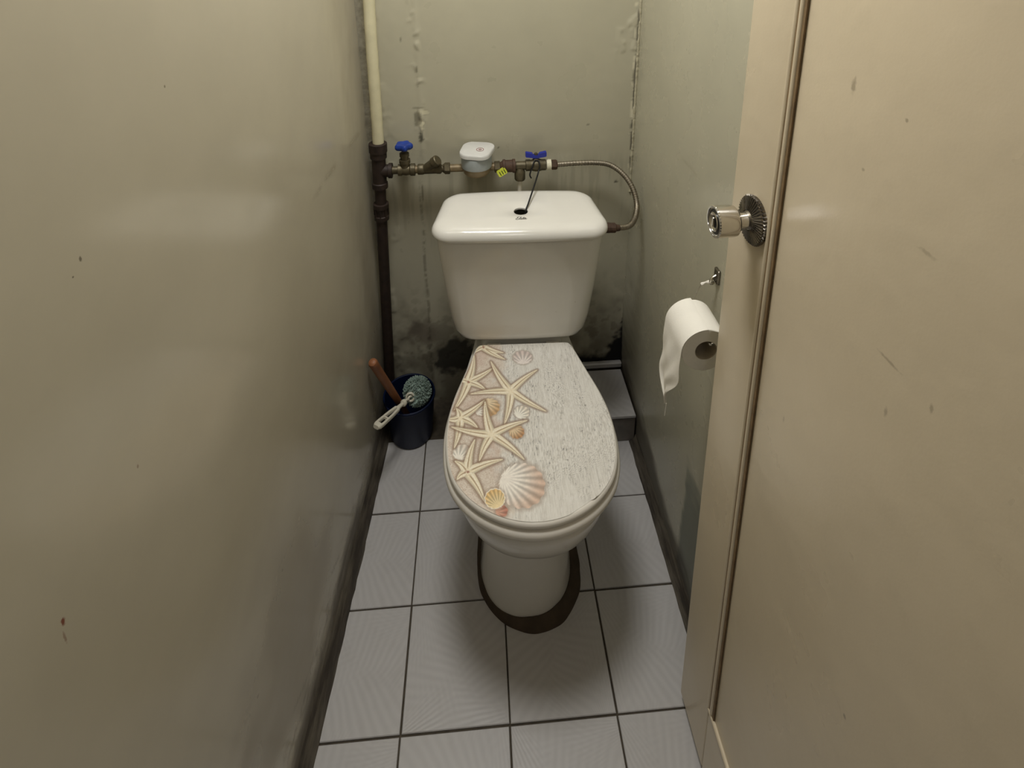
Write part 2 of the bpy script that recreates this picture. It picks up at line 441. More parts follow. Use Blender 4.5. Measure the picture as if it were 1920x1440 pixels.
# back wall
def st_back(U, V):
    S = np.zeros(U.shape + (4,)); n = fbm(U * 30, V * 30, 3); n2 = fbm(U * 110, V * 110, 8); n3 = fbm(U * 14, V * 10, 21)
    dk = srgb(14, 11, 8); br = srgb(60, 48, 34)
    # soft, patchy brown, stronger toward the foot of the wall
    over(S, br, .55 * sst(.42, .10, V + (n - .5) * .35) * sst(.3, .6, n3 + .15))
    over(S, br, .5 * sst(.62, .72, n) * sst(.5, .15, V))
    # mould in the right corner and along the ledge
    d = (XR - U) / .055 + (V - .10) / .19
    over(S, dk, sst(1.15, .75, d + (n - .5) * 1.1 + (n2 - .5) * .5))
    over(S, dk, sst(.155, .125, V + (n - .5) * .07 + np.abs(U - .4) * .06) * sst(.0, .2, U))
    # brown blotches left of the tank
    d = np.hypot((U + .09) / .10, (V - .17) / .09); over(S, dk, .85 * sst(1.0, .6, d + (n - .5) * 1.6))
    d = np.hypot((U + .17) / .06, (V - .25) / .06); over(S, srgb(70, 50, 45), .5 * sst(1.0, .5, d + (n - .5) * 1.2))
    # chipped paint on the seam
    for (u, v, su, sv, c, a) in [(-.150, .925, .010, .020, srgb(214, 208, 178), .8), (-.143, .958, .016, .008, srgb(214, 208, 178), .7), (-.153, .885, .008, .016, srgb(62, 60, 48), .85),
                                 (-.158, .94, .012, .03, srgb(92, 86, 66), .6), (-.155, 1.07, .004, .016, srgb(82, 76, 58), .6), (-.156, 1.03, .004, .006, srgb(82, 76, 58), .6),
                                 (-.157, .97, .02, .004, srgb(110, 104, 84), .5), (-.158, .72, .003, .03, srgb(60, 54, 40), .6), (-.160, .67, .002, .05, srgb(70, 62, 46), .6),
                                 (.055, .848, .003, .003, srgb(60, 54, 44), .8), (.385, .732, .008, .004, srgb(40, 36, 28), .85), (.30, .905, .003, .003, srgb(80, 74, 60), .7), (-.19, 1.155, .003, .005, srgb(90, 84, 66), .6)]:
        d = np.hypot((U - u) / su, (V - v) / sv); over(S, c, a * sst(1.0, .55, d + (n2 - .5) * 1.5))
    cl = .4235 + (fbm(U * 0 + 3.3, V * 26, 97) - .5) * .012
    over(S, srgb(222, 216, 190), .65 * sst(.0075, .002, np.abs(U - cl + .004)) * sst(.52, .62, fbm(U * 9, V * 60, 98)) * sst(.74, .80, V))
    over(S, srgb(58, 52, 40), .85 * sst(.0048, .0012, np.abs(U - cl)) * sst(.36, .48, fbm(U * 9, V * 45, 99)) * sst(.74, .80, V) * sst(1.24, 1.2, V))
    # thin run marks below the pipe
    over(S, srgb(70, 58, 40), .16 * sst(.55, .7, fbm(U * 80, V * 6, 44)) * sst(.84, .78, V) * sst(.45, .7, V))
    over(S, srgb(64, 56, 40), .45 * sst(.006, .001, np.abs(U + .163 + (n3 - .5) * .01)) * sst(.80, .70, V) * sst(.3, .6, n2))
    return S
def dp_back(U, V):
    D = (fbm(U * 4, V * 3, 5, 3) - .5) * .004 + (fbm(U * 40, V * 40, 6, 2) - .5) * .0003
    D += .0022 * np.exp(-((U + .150) / .006) ** 2) * sst(.60, .9, V + 0 * U) * (.4 + fbm(U * 5, V * 30, 9))
    D += .003 * sst(.60, .68, fbm(U * 60, V * 45, 12)) * np.exp(-((U + .153) / .014) ** 2) * sst(.84, .9, V)
    D += .002 * sst(.5, .7, fbm(U * 30, V * 20, 15)) * sst(-.19, -.27, U)
    D += .0025 * sst(.58, .66, fbm(U * 40, V * 30, 19)) * np.exp(-((U - .405) / .03) ** 2) * sst(1.05, 1.12, V)
    return D
us = np.linspace(-.33, .47, 201); vs1 = dens(-.02, 1.5, ZC, .0045, .06)
grid_wall('wall_back', us, vs1, lambda U, V, D: np.stack([U, YB - D, V], -1), st_back, M_back, (0.07, YB, 0), dp_back)
# left wall
def st_left(U, V):
    S = np.zeros(U.shape + (4,)); n = fbm(U * 9, V * 30, 31); n2 = fbm(U * 60, V * 90, 33)
    br = srgb(58, 47, 36)
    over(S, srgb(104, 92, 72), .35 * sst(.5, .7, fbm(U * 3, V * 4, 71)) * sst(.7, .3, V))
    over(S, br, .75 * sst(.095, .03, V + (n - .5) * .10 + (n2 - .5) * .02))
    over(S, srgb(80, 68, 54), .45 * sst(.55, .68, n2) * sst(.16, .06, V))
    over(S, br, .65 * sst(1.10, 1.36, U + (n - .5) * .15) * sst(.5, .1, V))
    for yy in (.655, .86, 1.07): over(S, srgb(80, 70, 54), .4 * sst(.004, .001, np.abs(V - .13 - .0 + (U - yy) * .5)) * sst(.05, .0, np.abs(U - yy)))
    over(S, srgb(96, 88, 66), .22 * sst(.010, .002, np.abs(V - .935 + (n - .5) * .02)) * sst(.95, 1.05, U) * sst(.4, .6, fbm(U * 20, V * 20, 90)))
    return S
def dp_left(U, V):
    return (fbm(U * 2, V * 2, 51, 2) - .5) * .004 - .004 * sst(1.02, 1.3, U) * (fbm(U * 9, V * 5, 57) - .3)
us = np.concatenate([np.arange(YF, .2, .03), np.arange(.2, 1.42, .006)]); vs1 = dens(-.02, 1.5, ZC, .006, .06)
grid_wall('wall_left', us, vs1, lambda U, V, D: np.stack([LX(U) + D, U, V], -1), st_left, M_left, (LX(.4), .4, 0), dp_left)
# right wall
def st_right(U, V):
    S = np.zeros(U.shape + (4,)); n = fbm(U * 12, V * 30, 61); n2 = fbm(U * 70, V * 70, 63); n3 = fbm(U * 5, V * 5, 69)
    over(S, srgb(112, 118, 112), .75 * sst(1.0, .85, np.maximum(np.abs(U - .80) / .085, (V + .1) / (.43)) + (n - .5) * .25))
    over(S, srgb(60, 50, 38), .8 * sst(.11, .035, V + (n - .5) * .09 - .05 * sst(.9, 1.2, U)))
    over(S, srgb(66, 56, 42), .55 * sst(.5, .15, V + (n - .5) * .4) * sst(1.15, 1.36, U))
    over(S, srgb(12, 10, 8), .9 * sst(1.0, .6, (YB - U) / .018 + (V - .10) / .19 + (n2 - .5)))
    over(S, srgb(140, 132, 110), .35 * sst(.006, .0, np.abs(V - .955 + (n - .5) * .02)) * sst(.08, .0, np.abs(U - 1.02)))
    return S
us = np.concatenate([np.arange(YF, .5, .04), np.arange(.5, 1.42, .007)])
grid_wall('wall_right', us, vs1, lambda U, V, D: np.stack([XR - D, U, V], -1), st_right, M_right, (XR, .4, 0), lambda U, V: (fbm(U * 2.5, V * 2.5, 66, 2) - .5) * .004 + .003 * np.exp(-((V - .35) / .12) ** 2) * sst(1.2, 1.34, U))
# ceiling
g = G(); g.box((.02, .475, ZC + .03), (.52, .96, .03)); tag(g.obj('ceiling', M_ceil, smooth=False), kind='structure')

# grimy mortar coves where the walls meet the floor
def cove(name, path, side, h, wd, seed):
    pts = []; n = 90; rings = []
    for k in range(n + 1):
        t = k / n; x, y, hz = path(t)
        a = fbm(np.array(y * 25.), np.array(1.5), seed); b = fbm(np.array(y * 70.), np.array(3.5), seed + 4)
        hh = h * (.85 + .3 * float(a)); ww = wd * (.80 + .2 * float(a) + .2 * float(b))
        r = [(x - side * .004, y, hz - .004), (x - side * .004, y, hz + hh), (x + side * ww * .12, y, hz + hh * .75), (x + side * ww * .35, y, hz + hh * .32), (x + side * ww * .7, y, hz + .004 + .002 * float(b)), (x + side * ww, y, hz + .0008), (x + side * ww, y, hz - .004)]
        rings.append(r)
    g = G().rings(rings); return tag(g.obj(name, M_cove), kind='structure')
cove('baseboard_left', lambda t: (LX(YF + t * (YB - .02 - YF)), YF + t * (YB - .02 - YF), 0), 1, .030, .022, 5)
cove('baseboard_right', lambda t: (XR, YF + t * (STEP_Y - .002 - YF), 0), -1, .030, .020, 15)
# crumbly plaster in the back corners
def plaster(name, x, y, dirx, z0, z1, wd, dp, seed, mat, nz=260):
    rings = []
    for k in range(nz + 1):
        z = z0 + (z1 - z0) * k / nz
        a = float(fbm(np.array(z * 60), np.array(.5), seed)); b = float(fbm(np.array(z * 150), np.array(2.5), seed + 3)); c = float(fbm(np.array(z * 22), np.array(4.5), seed + 5))
        ww = wd * (.5 + a * .8); dd = dp * (.2 + 1.4 * b * c + .5 * a)
        rings.append([(x - dirx * .006, y + .006, z), (x + dirx * ww, y + .004, z), (x + dirx * ww * .85, y - dd * .4, z), (x + dirx * ww * .55, y - dd, z), (x + dirx * ww * .2, y - dd * (1.2 - .8 * b), z), (x - dirx * .004, y - dd * .5, z)])
    g = G().rings(rings); return tag(g.obj(name, mat, angle=25), kind='structure')
M_plas = simple('crumbling_plaster', srgb(158, 152, 134), .8, 0, .22, 90, .5, 200)
plaster('trim_2', LX(YB), YB, 1, .55, 2.0, .030, .010, 3, M_plas)
M_plas2 = simple('flaking_paint', srgb(176, 170, 146), .5, 0, .2, 160, .4, 260)
plaster('trim_3', XR, YB, -1, .70, 1.30, .0075, .006, 23, M_plas2)

# ------------------------------------------------------------------ door
door = tag(empty('door_1', (.36, -.02, .032), (math.radians(-1.4), 0, 0)), kind='structure')
DW, DH, ST = .685, 1.98, .104
T = .035
def dpart(name, y0, y1, z0, z1, x0, x1, mat=None, bev=.002):
    g = G(); g.box(((x0 + x1) / 2, (y0 + y1) / 2, (z0 + z1) / 2), ((x1 - x0) / 2, (y1 - y0) / 2, (z1 - z0) / 2), bev); return g.obj(name, mat or M_door, door)
dpart('stile', DW - ST, DW, 0, DH, 0, T, bev=.004)
dpart('stile', 0, ST, 0, DH, 0, T, bev=.004)
dpart('rail', ST, DW - ST, 0, .155, 0, T)
dpart('rail', ST, DW - ST, DH - .12, DH, 0, T)
dpart('panel', ST - .006, DW - ST + .006, .15, DH - .115, .0025, T - .0025, bev=.001)
# bead mouldings around the panel
def bead(pts, name='bead'):
    g = G(); g.tube(pts, .0042, 10, 1, spline=False); return g.obj(name, M_door, door)
yb = DW - ST + .004
bead([(.0015, yb - .002, .155), (.0015, yb - .002, DH - .12)])
bead([(.0015, yb - .012, .163), (.0015, yb - .012, DH - .12)])
bead([(.0015, ST - .004, .155), (.0015, ST - .004, DH - .12)])
bead([(.0015, ST - .004, .157), (.0015, DW - ST + .004, .157)])
g = G(); g.box((.0008, yb - .0185, (.16 + DH - .12) / 2), (.0012, .0022, (DH - .28) / 2)); g.obj('groove_line', M_groove, door, smooth=False)
g = G(); g.box((.0008, yb - .007, (.16 + DH - .12) / 2), (.0014, .0014, (DH - .28) / 2)); g.obj('groove_line', M_groove, door, smooth=False)
# knob: world position about (.36,.624,1.066)
ky, kz = .618, 1.050
ros = G(); NR = 44
prof = [(.0325, 0), (.0325, .004), (.0315, .0055), (.024, .0072), (.014, .009), (.0125, .0105), (.011, .013)]
def flute(a, t): return 1 + (.05 * math.cos(a * NR) if .0035 < t < .006 else 0)
ros.lathe((0, ky, kz), (-1, 0, 0), prof, NR * 4, wob=flute)
rosette = ros.obj('rosette', M_chromed, door, angle=30)
for k in range(NR):
    a = 2 * math.pi * (k + .5) / NR
    gr = G(); p0 = (-.0100, ky + .0135 * math.cos(a), kz + .0135 * math.sin(a)); p1 = (-.0058, ky + .0315 * math.cos(a), kz + .0315 * math.sin(a))
    gr.cyl(p0, p1, .0007, 6, .0017); gr.obj('flute', M_chromed, rosette)
for s in (1, -1):
    gr = G(); gr.lathe((-.0066, ky + s * .004, kz + s * .0215), (-1, 0, 0), [(.0038, 0), (.0038, .0012), (.002, .0014)], 14); gr.obj('screw', M_black, rosette)
kn = G(); kn.lathe((0, ky, kz), (-1, 0, 0), [(.0110, .010), (.0105, .014), (.0095, .022), (.0100, .026)], 28); kn.obj('knob_neck', M_chrome, door)
kn = G(); kn.lathe((0, ky, kz), (-1, 0, 0), [(.010, .0245), (.0165, .0255), (.0200, .0285), (.0208, .0330), (.0212, .052), (.0214, .0545), (.0205, .0560), (.0185, .0562), (.0180, .0545), (.0150, .0540)], 48)
knob = kn.obj('knob', M_chrome, door, angle=35)
for k in range(36):
    a = 2 * math.pi * k / 36; gb = G(); gb.lathe((-.0548, ky + .0205 * math.cos(a), kz + .0205 * math.sin(a)), (-1, 0, 0), [(.0004, -.0014), (.0012, -.0007), (.0012, .0005), (.0004, .0013)], 6); gb.obj('knurl', M_chrome, knob)
kb = G(); kb.lathe((0, ky, kz), (-1, 0, 0), [(.0168, .0530), (.0168, .0545), (.0155, .0546)], 32); kb.obj('black_ring', M_black, knob)
kb = G(); kb.lathe((0, ky, kz), (-1, 0, 0), [(.0128, .0530), (.0128, .0558), (.0112, .0566), (.0095, .0550), (.0040, .0535)], 32); kb.obj('knob_cap', M_chrome, knob, angle=35)
kb = G(); kb.box((-.0552, ky, kz), (.0022, .0018, .0068), .0008); kb.obj('thumb_turn', M_chrome, knob)

# ------------------------------------------------------------------ toilet
TO = empty('toilet', (.0925, 1.148, 0), (0, 0, math.radians(-1.8)))
tag(TO, 'white two-piece toilet with a seashell and starfish printed lid', 'toilet')
XO = .007
half = [(.000, -.443), (.056, -.434), (.107, -.409), (.145, -.372), (.165, -.330), (.1735, -.280), (.1735, -.225), (.163, -.165), (.142, -.095), (.1235, -.034), (.117, -.017), (.104, -.009), (.05, -.009)]
def seat_outline(res=6):
    r = half + [(-x, y) for x, y in half[:0:-1]]
    return [(p[0] + XO, p[1]) for p in catmull(r, res, closed=True)]
OUT = seat_outline()
def prof_solid(g, outline, prof, cap0=True, cap1=True):
    return g.rings([[(x, y, z) for x, y in offset_ring(outline, d)] for d, z in prof], cap0, cap1)
g = G(); prof_solid(g, OUT, [(.006, .4135), (.001, .4150), (-.0015, .419), (-.001, .4245), (.002, .428), (.006, .4292)])
seat_lid = g.obj('seat_lid', M_plast, TO, angle=60)
OUT2 = offset_ring(OUT, -.005)
g = G(); prof_solid(g, OUT2, [(.010, .3905), (.002, .392), (-.0015, .397), (-.002, .403), (.001, .4095), (.008, .413)])
g.obj('seat', M_plast, TO, angle=60)
for s in (-1, 1):
    g = G(); g.cyl((XO + s * .075 - .018, .004, .410), (XO + s * .075 + .018, .004, .410), .008, 16, bev=.002); g.obj('hinge', M_plast, TO)

# printed film on the lid: starfish and shells on whitewashed boards
STARS = [[(-94, -19), (-41, -61), (-44, -40), (-113, -35), (-86, 7), (-107, 3)],
         [(-127, -125), (-70, -86), (-86, -151), (-155, -200), (-152, -120), (-116, -44)],
         [(-141, -220), (-89, -177), (-103, -246), (-149, -290), (-170, -221), (-150, -196)],
         [(-31, -155), (-75, -66), (34, -97), (44, -212), (-47, -240), (-121, -159)],
         [(-121, -342), (-108, -273), (-52, -319), (-87, -400), (-146, -318), (-140, -356)],
         [(-74, -263), (-88, -181), (2, -233), (-10, -321), (-98, -320), (-158, -241)]]
REDC = (0, 1, 4)
def paint(X, Y):
    """X, Y in mm on the lid -> linear rgb"""
    C = np.zeros(X.shape + (3,))
    def put(col, a):
        a = np.clip(a, 0, 1)[..., None]; C[:] = C * (1 - a) + np.array(col)[..., :3] * a
    L = lambda r, g_, b: np.array(srgb(r, g_, b)[:3])
    C[:] = L(224, 220, 211)
    grain = fbm(X * .9 + fbm(X * .02, Y * .02, 2) * 6, Y * .035, 3, 5); fine = fbm(X * 2.2, Y * .10, 7, 3); blot = fbm(X * .05, Y * .012, 9, 4)
    put(L(196, 190, 180), .6 * sst(.48, .70, grain)); put(L(236, 233, 226), .8 * sst(.52, .32, fine))
    put(L(158, 153, 146), .45 * sst(.54, .68, fine) * sst(.40, .58, blot)); fl = fbm(X * .45, Y * .16, 14, 3)
    put(L(100, 97, 94), .7 * sst(.69, .77, fl) * sst(.42, .6, blot) * sst(.5, .62, fine + .1))
    # sand toward the left edge
    sand = sst(-35, -75, X + (fbm(X * .05, Y * .05, 5) - .5) * 70)
    sg = fbm(X * .8, Y * .8, 17, 3)
    put(L(216, 202, 186), .9 * sand); put(L(186, 160, 138), sand * .6 * sst(.55, .72, sg)); put(L(236, 226, 214), sand * .6 * sst(.45, .3, sg))
    put(L(196, 164, 150), sand * .30 * sst(.5, .7, fbm(X * .03, Y * .03, 23)))
    def shadow(d, k=.5, wdt=6): put(L(138, 108, 84), k * sst(wdt, 0, d))
    def shell(cx, cy, r, ang, spread, ribs, inner, outer, edge, sq=1.0, seed=0, conc=0):
        dx, dy = X - cx, Y - cy; ca, sa = math.cos(ang), math.sin(ang)
        u = dx * ca + dy * sa; v = -dx * sa + dy * ca; v = v * sq
        # apex at u=-.55r ; fan disc
        rr = np.hypot(u, v); th = np.arctan2(v, u + r * .92); rad = np.hypot(u + r * .92, v) / (1.92 * r)
        wave = 1 + .03 * np.cos(th * ribs * 2)
        d = rr - r * wave
        shadow(d - 1, .42, r * .16 + 2)
        m = sst(.7, -.7, d); rb = .5 + .5 * np.cos(th * ribs * 2)
        col = np.array(inner) * (1 - sst(.35, .95, rad))[..., None] + np.array(outer) * sst(.35, .95, rad)[..., None]
        col = col * (1 - .34 * (1 - rb) * sst(.15, .5, rad))[..., None] * (1 + .12 * rb)[..., None]
        col = col * (1 - conc * .5 * sst(r, 0, rr))[..., None]
        col = col * (.88 + .24 * fbm(X * .25, Y * .25, 31 + seed))[..., None]
        col = np.where((sst(-2.2, -.6, d) > .5)[..., None] & (conc > 0), np.array(edge), col)
        put(col, m)
    shell(2, -57, 21, 1.57, 1, 9, L(232, 222, 214), L(214, 198, 190), L(240, 235, 228), .95)
    shell(-79, -196, 23, -.9, 1, 11, L(232, 212, 178), L(204, 168, 124), L(235, 220, 190), 1, 2)
    shell(-96, -204, 13, .3, 1, 7, L(240, 234, 222), L(228, 216, 200), L(245, 240, 230), 1, 3)
    shell(-22, -259, 16, -.9, 1, 10, L(228, 204, 168), L(190, 146, 104), L(230, 210, 180), 1, 4)
    shell(-134, -300, 17, 1.2, 1, 8, L(240, 234, 222), L(226, 214, 200), L(245, 240, 232), 1, 5)
    def starfish(pts, red):
        c = np.array(pts[0], float)
        best = np.full(X.shape, 1e9); gro = np.full(X.shape, 1e9); along = np.zeros(X.shape); lat = np.zeros(X.shape)
        for q in pts[1:]:
            q = np.array(q, float); ax = q - c; Ln = np.linalg.norm(ax); ax = ax / Ln
            dx, dy = X - c[0], Y - c[1]; t = (dx * ax[0] + dy * ax[1]) / Ln; s = -dx * ax[1] + dy * ax[0]
            bend = 3.0 * np.sin(np.clip(t, 0, 1) * 3.1) * (1 if (q[0] + q[1]) % 2 > .5 else -1); s = s - bend
            hw = 9.4 * (1 - np.clip(t, 0, 1)) ** .72 + .7
            d = np.abs(s) - hw; d = np.where(t < 0, np.hypot(np.minimum(t, 0) * Ln, s) - 8.0, d); d = np.where(t > 1, np.hypot((t - 1) * Ln, s) - .6, d)
            up = d < best; best = np.where(up, d, best); gro = np.where(up, np.abs(s) / hw, gro); along = np.where(up, t, along); lat = np.where(up, s / hw, lat)
        shadow(best - .5, .75, 7)
        m = sst(.6, -.6, best)
        base = np.empty(X.shape + (3,)); base[:] = L(246, 236, 214)
        base = base * (1 - .35 * sst(.25, 1.0, gro) * (.6 + .4 * np.sign(-lat)))[..., None] * np.array([1, .98, .92])
        put(base, m)
        put(L(252, 246, 230), m * .75 * sst(.2, .45, gro) * sst(.7, .5, gro) * (lat > 0))
        put(L(138, 104, 64), m * .8 * sst(.24, .04, gro) * sst(.05, .2, along) * sst(1.02, .85, along))
        put(L(205, 178, 136), m * .45 * sst(.55, .75, fbm(X * 1.1, Y * 1.1, 41)))
        if red:
            put(L(140, 66, 44), .8 * sst(5.0, 1, np.hypot(X - c[0], Y - c[1]) + (fbm(X * .4, Y * .4, 4) - .5) * 8))
    for i, p in enumerate(STARS):
        if i == 3: shell(-9, -212, 16, .8, 1, 9, L(243, 238, 226), L(232, 222, 206), L(248, 244, 236), 1, 6)
        starfish(p, i in REDC)
    # big scallop, small cup shell
    shell(-17, -372, 43, -.42, 1, 13, L(240, 233, 222), L(216, 188, 168), L(240, 230, 215), 1.0, 8)
    shell(-56, -418, 11, .2, 1, 6, L(204, 156, 134), L(190, 128, 108), L(220, 170, 140), 1, 9)
    shell(-68, -395, 19, 2.0, 1, 12, L(240, 218, 170), L(230, 192, 130), L(247, 238, 218), 1, 10, .30)
    return C
film_out = [p for p in offset_ring(OUT, .0035)]
fo = np.array(film_out)
def inside(px, py):
    c = np.zeros(px.shape, bool); n = len(fo); j = n - 1
    for i in range(n):
        xi, yi = fo[i]; xj, yj = fo[j]
        cond = ((yi > py) != (yj > py)) & (px < (xj - xi) * (py - yi) / (yj - yi + 1e-12) + xi)
        c ^= cond; j = i
    return c
# film mesh: rows follow the outline so its border is clean
ys = np.linspace(fo[:, 1].min() + .0004, fo[:, 1].max() - .0004, 400); NX = 300
V = []; 
def span(y):
    xs = []; n = len(fo)
    for i in range(n):
        a, b = fo[i], fo[(i + 1) % n]
        if (a[1] > y) != (b[1] > y): xs.append(a[0] + (y - a[1]) / (b[1] - a[1]) * (b[0] - a[0]))
    return min(xs), max(xs)
FX = np.zeros((len(ys), NX)); FY = np.zeros((len(ys), NX))
for i, y in enumerate(ys):
    a, b = span(y)
    # chipped film edge at the front right
    if -.432 < y < -.404: b -= .0055 * float(sst(-.404, -.407, np.array(y))) * float(sst(-.432, -.42, np.array(y)))
    FX[i] = np.linspace(a, b, NX); FY[i] = y
idx = np.arange(FX.size).reshape(FX.shape)
ff = np.stack([idx[:-1, :-1], idx[:-1, 1:], idx[1:, 1:], idx[1:, :-1]], -1).reshape(-1, 4)
me = bpy.data.meshes.new('printed_film')
fz = np.full(FX.size, .42955)
lift = np.exp(-(((FX - .117) / .006) ** 2 + ((FY + .402) / .006) ** 2)).ravel() * .003
me.from_pydata(np.stack([FX.ravel(), FY.ravel(), fz + lift], 1).tolist(), [], ff.tolist()); me.update()
rgb = np.clip(paint(FX * 1000, FY * 1000), 0, 1).reshape(-1, 3)
at = me.attributes.new('print', 'FLOAT_COLOR', 'POINT'); at.data.foreach_set('color', np.concatenate([rgb, np.ones((len(rgb), 1))], 1).astype(np.float32).ravel())
t = NT('printed_film'); t.set(Base_Color=t.attr('print').outputs['Color'], Roughness=.38); me.materials.append(t.m)
o = bpy.data.objects.new('printed_film', me); COL.objects.link(o); o.parent = seat_lid
o['label'] = 'starfish and seashells printed over whitewashed boards'

# bowl and pedestal
def bowl_ring(z, hw, yf, yc, yb, hb, ex=2.2, xo=XO, n=40):
    """front half super-ellipse (0,yf)..(hw,yc), then back to (hb,yb)"""
    pts = []
    for k in range(n):
        a = -math.pi / 2 + (math.pi / 2) * k / n
        pts.append((hw * abs(math.cos(a)) ** (2 / ex), yc - (yc - yf) * abs(math.sin(a)) ** (2 / ex)))
    for k in range(12):
        s = k / 12; pts.append((hw + (hb - hw) * (3 * s * s - 2 * s ** 3), yc + (yb - .015 - yc) * s))
    pts += [(hb, yb - .015), (hb - .004, yb - .004), (hb - .015, yb)]
    ring = pts + [(-x, y) for x, y in pts[::-1] if x > 1e-6]
    return [(x + xo, y, z) for x, y in ring]
g = G()
lev = [(0, .105, -.346, -.23, .050, .090, 2.2, -.003), (.012, .104, -.344, -.23, .050, .089, 2.2, -.003), (.06, .099, -.336, -.23, .050, .086, 2.2, -.001), (.14, .096, -.330, -.22, .050, .085, 2.2, .002), (.20, .097, -.330, -.22, .052, .086, 2.2, .004),
       (.232, .103, -.336, -.22, .058, .09, 2.2, .006), (.252, .114, -.352, -.22, .07, .097, 2.2, .007), (.268, .128, -.376, -.222, .08, .102, 2.2, .007), (.282, .141, -.399, -.223, .09, .106, 2.2, .007), (.298, .152, -.415, -.225, .11, .110, 2.2, .007), (.320, .161, -.428, -.226, .12, .114, 2.2, .007), (.345, .1675, -.436, -.228, .13, .118, 2.2, .007), (.368, .1715, -.4405, -.23, .135, .120, 2.2, .007), (.384, .1720, -.4420, -.23, .135, .120, 2.2, .007), (.3895, .168, -.437, -.23, .133, .118, 2.2, .007)]
g.rings([bowl_ring(a[0], a[1], a[2], a[3], a[4], a[5], a[6], a[7]) for a in lev])
g.obj('bowl', M_porc, TO, angle=70)
# tank seat block between bowl and tank
g = G(); g.rings([[(x + .004, y + .072, z) for x, y in rrect(hw, .058, .02)] for hw, z in ((.105, .385), (.103, .42), (.10, .4335))]); g.obj('tank_spacer', M_porc, TO)
# cement bedding ring
rr = []; base = bowl_ring(0, .105, -.346, -.23, .050, .090, 2.2, -.003)
b2 = [(p[0], p[1]) for p in base]; K = len(b2)
wob = [float(fbm(np.array(p[0] * 16 + 9), np.array(p[1] * 16 + 3), 77, 3)) for p in b2]
outr = offset_ring(b2, -1.0); dirs = [np.array(o_) - np.array(b_) for o_, b_ in zip(outr, b2)]
dirs = [d / np.linalg.norm(d) for d in dirs]
thin = [.42 + .75 * float(sst(-.09, .05, np.array(b2[i][0] - .25 * (b2[i][1] + .30)))) for i in range(K)]
def bed(off, z): return [(b2[i][0] + dirs[i][0] * (off * thin[i] * (.72 + .55 * wob[i])), b2[i][1] + dirs[i][1] * (off * thin[i] * (.72 + .55 * wob[i])), z) for i in range(K)]
inn = [(b2[i][0] - dirs[i][0] * .006, b2[i][1] - dirs[i][1] * .006) for i in range(K)]
g = G().rings([[(x, y, .0002) for x, y in inn], bed(.019, .0002), bed(.0175, .004), bed(.010, .010), [(b2[i][0] + dirs[i][0] * .0005, b2[i][1] + dirs[i][1] * .0005, .010 + .012 * wob[i]) for i in range(K)], [(x, y, .012) for x, y in inn]], False, False)
g.obj('cement_bedding', M_cement, TO, angle=50)

# tank
TX = .000
def tank_ring(z, hw, y0, y1, r, bulge=.006):
    cy = (y0 + y1) / 2; hy = (y1 - y0) / 2
    ring = []
    pts = rrect(hw, hy, r, 8, hx_back=hw * .90)
    # subdivide the straight front
    out = []
    for i, p in enumerate(pts):
        q = pts[(i + 1) % len(pts)]; out.append(p)
        if math.dist(p, q) > .05:
            for k in range(1, 10): out.append((p[0] + (q[0] - p[0]) * k / 10, p[1] + (q[1] - p[1]) * k / 10))
    for x, y in out:
        yy = y
        if y < 0: yy = y - bulge * (1 - (x / hw) ** 2) * min(1, -y / hy)
        ring.append((x + TX, cy + yy, z))
    return ring
lv = [(.4330, .138, .010, .128, .03), (.4345, .149, .004, .134, .034), (.443, .1585, -.002, .138, .036), (.462, .1670, -.008, .141, .036), (.50, .1745, -.010, .144, .036), (.58, .185, -.013, .147, .036), (.66, .1935, -.015, .149, .036), (.742, .201, -.016, .150, .036)]
R_ = [tank_ring(*a) for a in lv]
inner = [tank_ring(.742, .189, -.005, .140, .028), tank_ring(.60, .172, -.001, .136, .028), tank_ring(.455, .15, .01, .128, .028)]
g = G().rings(R_ + inner); g.obj('tank', M_porc, TO, angle=60)
# lid with flush hole
HC = (.004, .045); HR = .0185
def lid_ring(inset, z):
    pts = rrect(.2085 - inset, .098 - inset, max(.046 - inset * .4, .012), 8, hx_back=.194 - inset)
    out = []
    for i, p in enumerate(pts):
        q = pts[(i + 1) % len(pts)]; out.append(p)
        if math.dist(p, q) > .05:
            for k in range(1, 10): out.append((p[0] + (q[0] - p[0]) * k / 10, p[1] + (q[1] - p[1]) * k / 10))
    res = []
    for x, y in out:
        yy = y - (.007 * (1 - (x / .2) ** 2) if y < 0 else -.010 * (1 - (x / .18) ** 2)) * min(1, abs(y) / .09)
        res.append((x + TX, yy + .060, z))
    return res
prof = [(.010, .740), (.003, .7385), (.0005, .741), (-.0005, .746), (.001, .753), (.005, .7605), (.012, .7655), (.022, .7680), (.034, .7688)]
RL = [lid_ring(a, z) for a, z in prof]
last = np.array(RL[-1]); ang = np.arctan2(last[:, 1] - HC[1], last[:, 0] - HC[0])
circ = [(HC[0] + HR * math.cos(a), HC[1] + HR * math.sin(a), .7696) for a in ang]
mid = [tuple(.5 * np.array(a) + .5 * np.array(b) + np.array((0, 0, .0002))) for a, b in zip(RL[-1], circ)]
circ2 = [(HC[0] + (HR - .0015) * math.cos(a), HC[1] + (HR - .0015) * math.sin(a), .7685) for a in ang]
circ3 = [(HC[0] + (HR - .0015) * math.cos(a), HC[1] + (HR - .0015) * math.sin(a), .7645) for a in ang]
und = [tuple(.5 * np.array(lid_ring(.012, .757)[i]) + .5 * np.array(circ3[i])) for i in range(len(ang))]
g = G().rings(RL + [mid, circ, circ2, circ3, [(x, y, .760) for x, y, z in und], lid_ring(.016, .746), RL[0]], False, False)
tank_lid = g.obj('tank_lid', M_porc, TO, angle=50)
